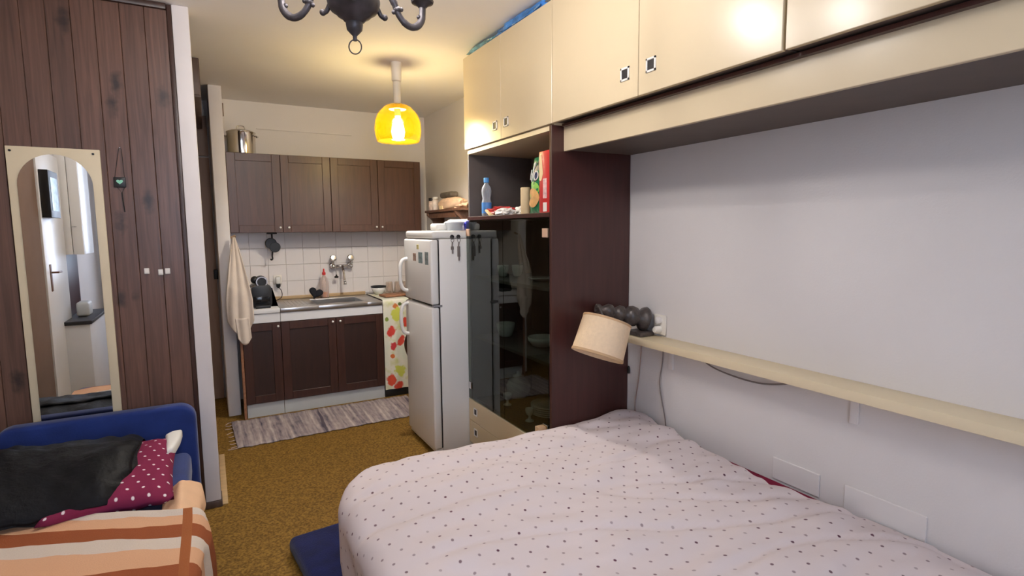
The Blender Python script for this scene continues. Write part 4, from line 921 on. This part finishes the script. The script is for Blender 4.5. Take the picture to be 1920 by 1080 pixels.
# pot on the cupboard
pt = thing('steel_pot', 'shiny steel cooking pot with lid on top of the wall cupboard', 'pot', (0.29, 5.03, UZ1))
pz = UZ1+0.0005; px_, py_ = 0.292, 5.045
obj('body', lathe(BM(), [(0, 0), (0.098, 0), (0.104, 0.006), (0.105, 0.165), (0.108, 0.17), (0.103, 0.17), (0.1, 0.01), (0, 0.01)], (px_, py_, pz), 40), M_pot, pt, smooth=False)
obj('lid', lathe(BM(), [(0.109, 0.1705), (0.108, 0.178), (0.08, 0.19), (0.03, 0.197), (0, 0.198)], (px_, py_, pz), 40), M_pot, pt, smooth=True)
obj('lid_handle', tube(BM(), [(px_-0.03, py_, pz+0.194), (px_-0.025, py_, pz+0.222), (px_, py_, pz+0.23), (px_+0.025, py_, pz+0.222), (px_+0.03, py_, pz+0.194)], 0.005, 8, smooth=5), M_chrome, pt)
for s in (-1, 1):
    a = math.radians(20); d = Vector((math.cos(a)*s, math.sin(a)*-s, 0)); n = Vector((-d.y, d.x, 0)); c0 = Vector((px_, py_, pz+0.145))+d*0.104
    obj('handle', tube(BM(), [c0-n*0.03, c0-n*0.025+d*0.018, c0+n*0.025+d*0.018, c0+n*0.03], 0.005, 8, smooth=4), M_chrome, pt)
# conduit, wall bracket
tag(obj('wall_conduit', box(BM(), 0.42, 1.214, YB-0.012, YB-0.0005, 2.306, 2.316, 0.003), M_kwall), 'thin painted cable conduit on the wall above the cupboards', 'conduit')
tag(obj('corner_bracket', box(BM(), 0.161, 0.176, 5.03, 5.06, 2.36, 2.46, 0.003), M_brownwood), 'small brown bracket in the top corner above the pot', 'bracket')
# towel on its hook at the stub wall
hk = thing('towel_hook', 'small brown peg on the edge of the kitchen side wall', 'hook', (0.172, 4.75, 1.39))
obj('peg', cyl(BM(), (0.1605, 4.775, 1.40), (0.195, 4.77, 1.415), 0.008, 0.011, 12), M_bedwood, hk)
def towel(u, v):
    # v: 0 peg .. 1 hem ; u across
    spread = (0.015+0.165*min(1, v*1.35)**0.8)
    cx = 0.180+0.012*v; x = cx+(u-0.5)*spread
    fold = math.sin(u*PI*5+v*1.5)*(0.006+0.018*v)
    zlen = 0.62+0.16*math.sin(PI*(0.15+0.75*u))*0.9-0.10*abs(u-0.62)
    z = 1.405-zlen*v
    return Vector((x, 4.715-0.122*min(1, v*1.8)+0.45*fold-0.02*v*(1-abs(2*u-1)), z))
tw_ = thing('dish_towel', 'beige dish towel hanging from a peg beside the kitchen cabinets', 'towel', (0.18, 4.6, 0.65))
bm = BM(); grid(bm, 36, 40, towel, thick=0.006); obj('towel_cloth', bm, M_towel, tw_, smooth=True)
bm = BM(); grid(bm, 14, 14, lambda u, v: Vector((0.150+0.095*u+0.012*v, 4.572+0.006*math.sin(u*9), 0.80-0.155*v-0.05*math.sin(PI*u)*v)), thick=0.006)
obj('lower_fold', bm, M_towel, tw_, smooth=True)

# cooker under oilcloth
ck = thing('cooker', 'kitchen cooker hidden beneath the fruit-print cloth beside the fridge', 'cooker', (1.55, 4.9, 0))
obj('body', box(BM(), 1.292, 1.79, 4.645, YB-0.012, 0.07, 0.855, 0.004), mat('cooker_brown', (0.06, 0.03, 0.02), 0.4, var=0.1), ck)
obj('plinth', box(BM(), 1.285, 1.785, 4.635, YB-0.03, 0.0, 0.068, 0.002), M_black, ck)
def oil(u, v):
    x = 1.284+0.232*u*(1-0.06*max(0, (v-0.3)))+0.0
    L = v*1.30
    if L < 0.50: y = 5.14-L; z = 0.8575
    elif L < 0.53: a = (L-0.5)/0.03; y = 4.64-0.014*math.sin(a*PI/2); z = 0.8575-0.02*(1-math.cos(a*PI/2))
    else: y = 4.622-0.006*math.sin(u*11+v*3)*min(1, (L-0.53)*3); z = 0.8375-(L-0.53)
    return Vector((x+(0.0 if z > 0.6 else -0.05*u*math.exp(-((z-0.45)/0.12)**2)), y, z))
bm = BM(); grid(bm, 24, 80, oil, lambda u, v: (0.232*u, v*1.30-0.52))
tag(obj('oilcloth', bm, M_floral, smooth=True), 'pale oilcloth printed with red strawberries, hanging over the cooker front', 'cloth')
bw = thing('rimmed_bowl', 'pale bowl with a black rim at the sink end', 'bowl', (1.30, 5.0, 0.86))
bz = 0.8615
obj('bowl', lathe(BM(), [(0, 0), (0.03, 0), (0.055, 0.03), (0.068, 0.065), (0.062, 0.065), (0.05, 0.03), (0.025, 0.008), (0, 0.008)], (1.36, 5.02, bz), 28), M_china, bw, smooth=True)
obj('rim', lathe(BM(), [(0.061, 0.0655), (0.070, 0.0655), (0.07, 0.078), (0.061, 0.078), (0.061, 0.0655)], (1.36, 5.02, bz), 28, cap=False), M_black, bw)
tag(obj('cutting_board', box(BM(), -0.11, 0.11, -0.075, 0.075, 0, 0.02, 0.006, m=Matrix.Translation((1.44, 4.82, bz)) @ Matrix.Rotation(0.15, 4, 'Z')), M_cutboard), 'reddish wooden board on the cooker', 'cutting board')
for i, (x_, y_, lab) in enumerate(((1.45, 4.98, 'upturned drinking glass on the cooker, left of three'), (1.53, 4.98, 'upturned drinking glass on the cooker, middle of three'), (1.60, 4.99, 'upturned drinking glass on the cooker beside the fridge handle'))):
    tag(obj('drinking_glass', lathe(BM(), [(0.034, 0), (0.036, 0.0), (0.030, 0.105), (0.026, 0.115), (0, 0.116), (0, 0.108), (0.026, 0.106), (0.034, 0.0)], (x_, y_, bz), 24, cap=False), M_tumbler, smooth=True), lab, 'glass', 'upturned glasses on the cooker')

# rag rug
RX = [(0.085, 4.585), (0.095, 4.0), (1.235, 4.02), (1.45, 4.58)]
def rugpt(u, v):
    a = Vector((0.08+1.37*u, 4.588-0.012*u, 0)); b = Vector((0.098+1.33*u, 4.0+0.05*u, 0))
    p = a.lerp(b, v); wv = 0.006*math.sin(u*70)*(1 if v in (0, 1) else 0.2)
    return Vector((p.x+0.006*nz3(v*9, u*3), p.y+wv, 0.010+0.004*nz3(u*14, v*5)+0.0015*math.sin(u*260)))
rg = thing('rag_rug', 'grey and lilac striped woven rag rug in front of the kitchen cabinets', 'rug', (0.7, 4.3, 0))
bm = BM(); grid(bm, 150, 20, rugpt, lambda u, v: (1.35*u, 0.58*v), thick=0.007); obj('woven_field', bm, M_rag, rg, smooth=True)
M_yarn = mat('fringe_yarn', (0.55, 0.42, 0.36), 0.95)
for v in (0.02, 0.12, 0.25, 0.4, 0.55, 0.7, 0.82, 0.93, 0.99):
    p = rugpt(0, v)
    obj('tassel', tube(BM(), [p+Vector((0.004, 0, -0.003)), p+Vector((-0.02, R.uniform(-.012, .012), -0.006)), p+Vector((-0.03-R.uniform(0, .03), R.uniform(-.03, .02), -0.007))], 0.003, 6, smooth=3), M_yarn, rg)

# ================================================================== FRIDGE
FY0, FY1 = 3.196, 3.715
fr = thing('fridge_freezer', 'white two-door fridge freezer with bowed handles, between cabinet and kitchen', 'fridge', (1.55, 3.45, 0))
obj('body', box(BM(), 1.25, 1.86, FY0, FY1, 0.03, 1.392, 0.008), M_fridge, fr)
obj('top_cap', box(BM(), 1.205, 1.862, FY0-0.001, FY1+0.001, 1.394, 1.443, 0.016, 4), M_white, fr)
dz = ((0.985, 1.388), (0.055, 0.968))
for (z0, z1), (h0, h1) in zip(dz, ((1.035, 1.255), (0.735, 0.952))):
    d = obj('door', box(BM(), 1.192, 1.244, FY0, FY1, z0, z1, 0.012, 3), M_fridge, fr)
    yh = 3.655; zm = (h0+h1)/2; hh = (h1-h0)/2
    pts = [(1.200, yh, zm-hh), (1.165, yh, zm-hh*0.92), (1.146, yh, zm-hh*0.6), (1.140, yh, zm), (1.146, yh, zm+hh*0.6), (1.165, yh, zm+hh*0.92), (1.200, yh, zm+hh)]
    obj('handle', tube(BM(), pts, 0.013, 12, smooth=6), M_white, d)
    obj('handle_insert', box(BM(), 1.148, 1.155, yh-0.009, yh+0.009, zm-hh*0.55, zm-hh*0.3, 0.001, 1), M_chrome, d)
obj('door_gasket', box(BM(), 1.2435, 1.2505, FY0+0.006, FY1-0.006, 0.06, 1.385), M_dark, fr)
obj('hinge', box(BM(), 1.205, 1.262, FY0-0.004, FY0+0.03, 0.970, 0.983, 0.002), mat('hinge_grey', (0.25, 0.25, 0.27), 0.4), fr)
obj('plinth', box(BM(), 1.205, 1.25, FY0+0.01, FY1-0.01, 0.028, 0.053, 0.004), M_white, fr)
for x_ in (1.24, 1.8):
    for y_ in (FY0+0.04, FY1-0.04): obj('foot', cyl(BM(), (x_, y_, 0), (x_, y_, 0.03), 0.018, n=12), M_black, fr)
pics = [((0.36, 0.22, 0.16), 'brownish square photo magnet on the freezer door, farthest from the cabinet'), ((0.16, 0.24, 0.26), 'blue grey photo magnet in the middle of the freezer door'), ((0.20, 0.24, 0.24), 'tall grey photo magnet on the freezer door nearest the corner')]
for (y_, w, h), (c_, lab) in zip(((3.49, 0.055, 0.05), (3.375, 0.07, 0.07), (3.262, 0.055, 0.08)), pics):
    tag(obj('photo_magnet', box(BM(), 1.1885, 1.1917, y_-w/2, y_+w/2, 1.272-h/2, 1.272+h/2, 0.001, 1), mat('photo_print_%d' % int(y_*100), c_, 0.4, var=0.5, vscale=40)), lab, 'magnet', 'photo magnets')
tag(obj('yellow_magnet', box(BM(), 1.1885, 1.1917, 3.405, 3.44, 1.325, 1.355, 0.001, 1), mat('yellow_print', (0.62, 0.55, 0.25), 0.5, var=0.2)), 'small yellow magnet above the photos on the freezer door', 'magnet')
for x_, zb, lab in ((1.335, 1.30, 'short key ring on a dark hook on the fridge side, nearer the door'), (1.378, 1.255, 'long key ring with a fob on the fridge side, nearer the cabinet')):
    t = thing('key_ring', lab, 'keys', (x_, 3.19, zb), 'key rings on the fridge side')
    obj('hook_button', lathe(BM(), [(0, 0), (0.013, 0), (0.012, 0.008), (0, 0.012)], (x_, FY0-0.0005, 1.405), 16, axis_m((0, -1, 0))), M_dark, t)
    obj('ring', tube(BM(), [(x_+0.010*math.cos(a), FY0-0.010, 1.385+0.014*math.sin(a)) for a in [i*2*PI/14 for i in range(14)]], 0.0016, 6, closed=True), M_cable, t)
    bm = BM(); tube(bm, [(x_, FY0-0.010, 1.372), (x_-0.004, FY0-0.010, 1.34)], 0.004, 6); box(bm, x_-0.012, x_+0.008, FY0-0.012, FY0-0.008, zb+0.025, 1.345, 0.002); box(bm, x_-0.004, x_+0.006, FY0-0.009, FY0-0.006, zb, zb+0.03, 0.001)
    obj('key', bm, M_cable, t)
FT = 1.4435
tag(obj('white_carton', box(BM(), 1.275, 1.36, 3.30, 3.42, FT, FT+0.045, 0.014, 3), M_white), 'white box lying at the front of the fridge top', 'box')
tag(obj('plastic_tub', lathe(BM(), [(0, 0), (0.045, 0), (0.058, 0.045), (0.064, 0.047), (0.064, 0.052), (0.055, 0.052), (0.044, 0.006), (0, 0.006)], (1.385, 3.27, FT), 28), mat('pale_tub', (0.62, 0.66, 0.72), 0.3, var=0.03), smooth=True), 'round pale plastic tub on top of the fridge', 'tub')
tag(obj('white_bag', crumple(BM(), (1.49, 3.42, FT), 0.12, 0.08, 0.042, 0.15, 51), M_white), 'white plastic bag behind the tub on the fridge top', 'bag')
tag(obj('blue_tub', crumple(BM(), (1.488, 3.25, FT), 0.04, 0.04, 0.036, 0.12, 61), M_bluecloth), 'deep blue plastic bundle on the fridge beside the cabinet', 'bundle')

# corner shelf on the right kitchen wall with its things
cs = thing('kitchen_shelf', 'brown wooden wall shelf with carved brackets behind the fridge', 'shelf', (1.83, 4.4, 1.45))
obj('board', box(BM(), 1.745, XW-0.001, 3.98, 4.80, 1.600, 1.62, 0.004), M_brownwood, cs)
br = [(1.912, 1.598), (1.75, 1.598), (1.752, 1.575), (1.775, 1.555), (1.80, 1.53), (1.815, 1.50), (1.83, 1.485), (1.85, 1.47), (1.86, 1.44), (1.875, 1.40), (1.912, 1.38)]
for y_ in (4.74, 4.10): obj('bracket', prism(BM(), br, 'y', y_, y_+0.03, 0.003), M_brownwood, cs)
obj('valance', box(BM(), 1.765, 1.78, 4.13, 4.74, 1.55, 1.599, 0.003), M_brownwood, cs)
kz = 1.6205
j = thing('spice_jar', 'small jar with dark lid and printed label at the far end of the kitchen shelf', 'jar', (1.80, 4.72, kz))
obj('glass', lathe(BM(), [(0, 0), (0.034, 0), (0.036, 0.006), (0.036, 0.075), (0.028, 0.085), (0, 0.085)], (1.80, 4.74, kz), 24), mat('jar_label', (0.70, 0.55, 0.48), 0.4, var=0.35, vscale=30), j, smooth=True)
obj('lid', lathe(BM(), [(0, 0.086), (0.034, 0.086), (0.034, 0.112), (0, 0.113)], (1.80, 4.74, kz), 24), M_dark, j)
j = thing('spice_jar', 'small jar with white lid beside the dark-lidded jar on the kitchen shelf', 'jar', (1.80, 4.65, kz))
obj('glass', lathe(BM(), [(0, 0), (0.026, 0), (0.028, 0.006), (0.028, 0.085), (0.02, 0.095), (0, 0.095)], (1.795, 4.66, kz), 24), mat('jar_label_pale', (0.74, 0.64, 0.58), 0.4, var=0.2, vscale=30), j, smooth=True)
obj('lid', lathe(BM(), [(0, 0.096), (0.024, 0.096), (0.024, 0.116), (0, 0.117)], (1.795, 4.66, kz), 24), M_white, j)
tag(obj('bread_packet', crumple(BM(), (1.82, 4.33, kz), 0.065, 0.25, 0.055, 0.14, 71), M_pink), 'long peach wrapped packet on the kitchen shelf', 'packet')
tag(obj('grey_case', box(BM(), 1.78, 1.86, 4.28, 4.52, kz+0.098, kz+0.145, 0.018, 3), mat('case_grey', (0.12, 0.10, 0.075), 0.5, var=0.4, vscale=18)), 'dark grey brown case lying on the wrapped packet', 'case')
tag(obj('small_carton', box(BM(), 1.757, 1.785, 4.40, 4.47, kz, kz+0.03, 0.003), M_pale), 'tiny pale yellow carton at the shelf front edge', 'carton')

# ================================================================== LAMPS
def point_light(name, loc, w, col, rad, parent=None):
    l = bpy.data.lights.new(name, 'POINT'); l.energy = w; l.color = col; l.shadow_soft_size = rad
    o = bpy.data.objects.new(name, l); COL.objects.link(o); o.location = loc
    if parent is not None: o.parent = parent; o.matrix_parent_inverse = pinv(parent)
    return o
px0, py0 = 1.142, 3.607
pl = thing('pendant_lamp', 'lit amber glass pendant lamp with white ceiling tube in the kitchen', 'lamp', (px0, py0, 2.02))
obj('ceiling_cup', lathe(BM(), [(0, CE-0.001), (0.034, CE-0.001), (0.034, CE-0.012), (0.031, CE-0.116), (0.027, CE-0.12), (0, CE-0.12)], (px0, py0, 0), 24), M_ivory, pl)
obj('stem', lathe(BM(), [(0, CE-0.121), (0.024, CE-0.121), (0.025, CE-0.16), (0.024, CE-0.26), (0, CE-0.262)], (px0, py0, 0), 24), mat('stem_grey', (0.62, 0.60, 0.55), 0.4, var=0.03), pl)
sp_ = [(0.026, 2.268), (0.06, 2.262), (0.088, 2.247), (0.100, 2.232), (0.112, 2.222), (0.132, 2.195), (0.146, 2.155), (0.151, 2.11), (0.148, 2.07), (0.136, 2.028)]
obj('shade', lathe(BM(), sp_+[(r-0.0035, z-0.001) for r, z in reversed(sp_)]+[sp_[0]], (px0, py0, 0), 48, cap=False), M_amber, pl, smooth=True)
obj('lamp_holder', cyl(BM(), (px0, py0, 2.265), (px0, py0, 2.19), 0.02), M_ivory, pl)
obj('added_light_baffle', lathe(BM(), [(0.021, 2.240), (0.055, 2.236), (0.055, 2.233), (0.021, 2.236)], (px0, py0, 0), 40), M_ivory, pl)  # baffle added inside the shade to keep bulb light off the ceiling
BULBW = (1.0, 0.93, 0.82)
obj('bulb', lathe(BM(), [(0, 2.19), (0.014, 2.19), (0.016, 2.17), (0.036, 2.13), (0.043, 2.09), (0.036, 2.055), (0.015, 2.038), (0, 2.036)], (px0, py0, 0), 28), bulb_mat('pendant_bulb', (1.0, 0.95, 0.89), PENDANT_GLOW), pl, smooth=True)

cx0, cy0 = 0.416, 1.70
ch = thing('chandelier', 'dark bronze chandelier with curled arms and a ring below', 'chandelier', (cx0, cy0, 1.97))
k = 1.0
bodyp = [(0, 2.032), (0.006, 2.032), (0.006, 2.045), (0.013, 2.052), (0.022, 2.062), (0.0245, 2.078), (0.024, 2.083), (0.029, 2.086), (0.036, 2.094), (0.047, 2.100), (0.053, 2.107), (0.066, 2.115), (0.073, 2.128), (0.076, 2.142), (0.072, 2.17), (0.05, 2.195), (0.028, 2.215), (0.02, 2.25), (0.03, 2.29), (0.03, 2.31), (0.014, 2.34), (0.012, 2.44), (0.0, 2.44)]
obj('body', lathe(BM(), [(r, z-0.028) for r, z in bodyp], (cx0, cy0, 0), 32), M_bronze, ch, smooth=False, angle=50)
obj('ring', tube(BM(), [(cx0+0.0185*math.cos(a)*math.cos(math.radians(-29)), cy0+0.0185*math.cos(a)*math.sin(math.radians(-29)), 2.0+0.0205*math.sin(a)-0.013) for a in [i*2*PI/28 for i in range(28)]], 0.0019, 8, closed=True), M_bronze, ch)
bm = BM(); lathe(bm, [(0, CE-0.06), (0.03, CE-0.05), (0.055, CE-0.012), (0.058, CE-0.001), (0, CE-0.001)], (cx0, cy0, 0), 28); cyl(bm, (cx0, cy0, 2.40), (cx0, cy0, CE-0.05), 0.007)
obj('ceiling_rose', bm, M_bronze, ch)
M_cb = bulb_mat('chandelier_bulb', (1.0, 0.93, 0.86), 30.0)
for ai, adeg in enumerate((38, 171, 285)):
    th_ = math.radians(adeg-28.8); dx = Vector((math.cos(th_), math.sin(th_), 0)); o0 = Vector((cx0, cy0, 0))
    def P(r, z): return o0+dx*r+Vector((0, 0, z))
    bm = BM()
    tube(bm, [P(0.055, 2.10), P(0.072, 2.145), P(0.09, 2.168), P(0.112, 2.165), P(0.13, 2.14), P(0.142, 2.112), P(0.162, 2.090), P(0.188, 2.081), P(0.212, 2.092), P(0.225, 2.115), P(0.228, 2.15)], 0.0100, 10, smooth=5, rs=[0.0125, 0.012, 0.011, 0.0095, 0.0105, 0.0115, 0.0105])
    ball(bm, P(0.140, 2.122), 0.013, sz=0.8); ball(bm, P(0.153, 2.126), 0.007); ball(bm, P(0.128, 2.113), 0.007); ball(bm, P(0.214, 2.117), 0.007)
    tube(bm, [P(0.06, 2.135), P(0.075, 2.11), P(0.085, 2.093), P(0.096, 2.088)], 0.007, 8, smooth=4); ball(bm, P(0.097, 2.09), 0.0095)
    arm = obj('arm', bm, M_bronze, ch, smooth=True)
    c_ = P(0.228, 0)
    obj('drip_cup', lathe(BM(), [(0, 2.148), (0.012, 2.148), (0.02, 2.156), (0.034, 2.162), (0.036, 2.168), (0.018, 2.166), (0, 2.166)], c_, 24), M_bronze, arm)
    obj('candle_sleeve', lathe(BM(), [(0, 2.1665), (0.013, 2.1665), (0.013, 2.235), (0, 2.235)], c_, 18), M_ivory, arm)
    obj('bulb', lathe(BM(), [(0, 2.236), (0.010, 2.236), (0.024, 2.265), (0.025, 2.29), (0.016, 2.32), (0.004, 2.345), (0, 2.346)], c_, 20), M_cb, arm, smooth=True)
    point_light('bulb_glow', (c_.x, c_.y, 2.372), CHANDELIER_W, (1.0, 0.94, 0.90), 0.035, ch)

# ================================================================== REAR OF THE ROOM (seen in the mirror)
d2 = thing('door_2', 'x', 'x', (XL, 1.1, 0)); del d2['label'], d2['category']; d2['kind'] = 'structure'
obj('door_leaf', box(BM(), XL+0.001, XL+0.03, 0.62, 1.30, 0.01, 2.05, 0.004), M_white, d2)
bm = BM(); box(bm, XL+0.03, XL+0.036, 1.16, 1.20, 1.02, 1.22, 0.004); tube(bm, [(XL+0.036, 1.18, 1.16), (XL+0.075, 1.18, 1.16), (XL+0.078, 1.09, 1.16)], 0.007, 8)
obj('door_handle', bm, M_brownwood, d2)
pf = thing('picture_frame', 'black framed picture on the left wall, seen in the mirror', 'picture', (XL, 1.2, 1.55))
obj('frame', box(BM(), XL+0.03, XL+0.085, 0.98, 1.27, 1.56, 1.90, 0.004), M_black, pf)
obj('print', box(BM(), XL+0.0855, XL+0.087, 1.03, 1.22, 1.61, 1.85), mat('picture_print', (0.35, 0.55, 0.6), 0.15, var=0.4, vscale=20), pf)
tag(obj('beige_panel', box(BM(), XL+0.001, XL+0.02, 1.31, 2.0, 0.0, 2.3, 0.004), M_beige), 'plain beige brown panel on the left wall, seen in the mirror', 'panel')
wc = thing('white_wall_cupboard', 'white wall cupboard seen in the mirror', 'cupboard', (-0.96, 0.4, 1.25))
obj('body', box(BM(), XL+0.001, -0.90, 0.16, 0.58, 1.27, 2.42, 0.003), M_white, wc)
for a, b in ((XL+0.003, -0.977), (-0.973, -0.902)): obj('door', box(BM(), a, b, 0.5805, 0.597, 1.27, 2.42, 0.003), M_white, wc)
obj('handle', tube(BM(), [(-0.965, 0.597, 1.50), (-0.965, 0.622, 1.50), (-0.94, 0.622, 1.50), (-0.94, 0.597, 1.50)], 0.003, 8, smooth=4), M_chrome, wc)
lc = thing('white_counter', 'white low counter with dark top seen in the mirror', 'counter', (-0.93, 0.4, 0))
obj('body', box(BM(), XL+0.001, -0.86, 0.1, 0.9, 0.0, 0.72, 0.003), M_offwhite, lc)
obj('top', box(BM(), XL+0.001, -0.845, 0.09, 0.915, 0.722, 0.75, 0.003), M_dark, lc)
tag(obj('back_board', box(BM(), XL+0.001, XL+0.014, 0.10, 0.60, 0.752, 1.268), M_mahog), 'dark board above the counter, seen in the mirror', 'board')
tag(obj('toaster', box(BM(), -0.99, -0.90, 0.45, 0.62, 0.7505, 0.87, 0.02, 3), M_kick), 'grey appliance on the counter, seen in the mirror', 'appliance')
bm = BM(); grid(bm, 60, 8, lambda u, v: Vector((-1.0+0.48*u, YR+0.17+0.02*math.sin(u*38), 0.05+2.38*v)), thick=0.003)
tag(obj('curtain', bm, M_navycurtain, smooth=True), 'dark curtain hanging beside the rear window', 'curtain')
tag(obj('curtain_rail', cyl(BM(), (-1.0, YR+0.17, 2.45), (0.9, YR+0.17, 2.45), 0.010), M_white), 'white curtain rail over the rear window', 'curtain rail')
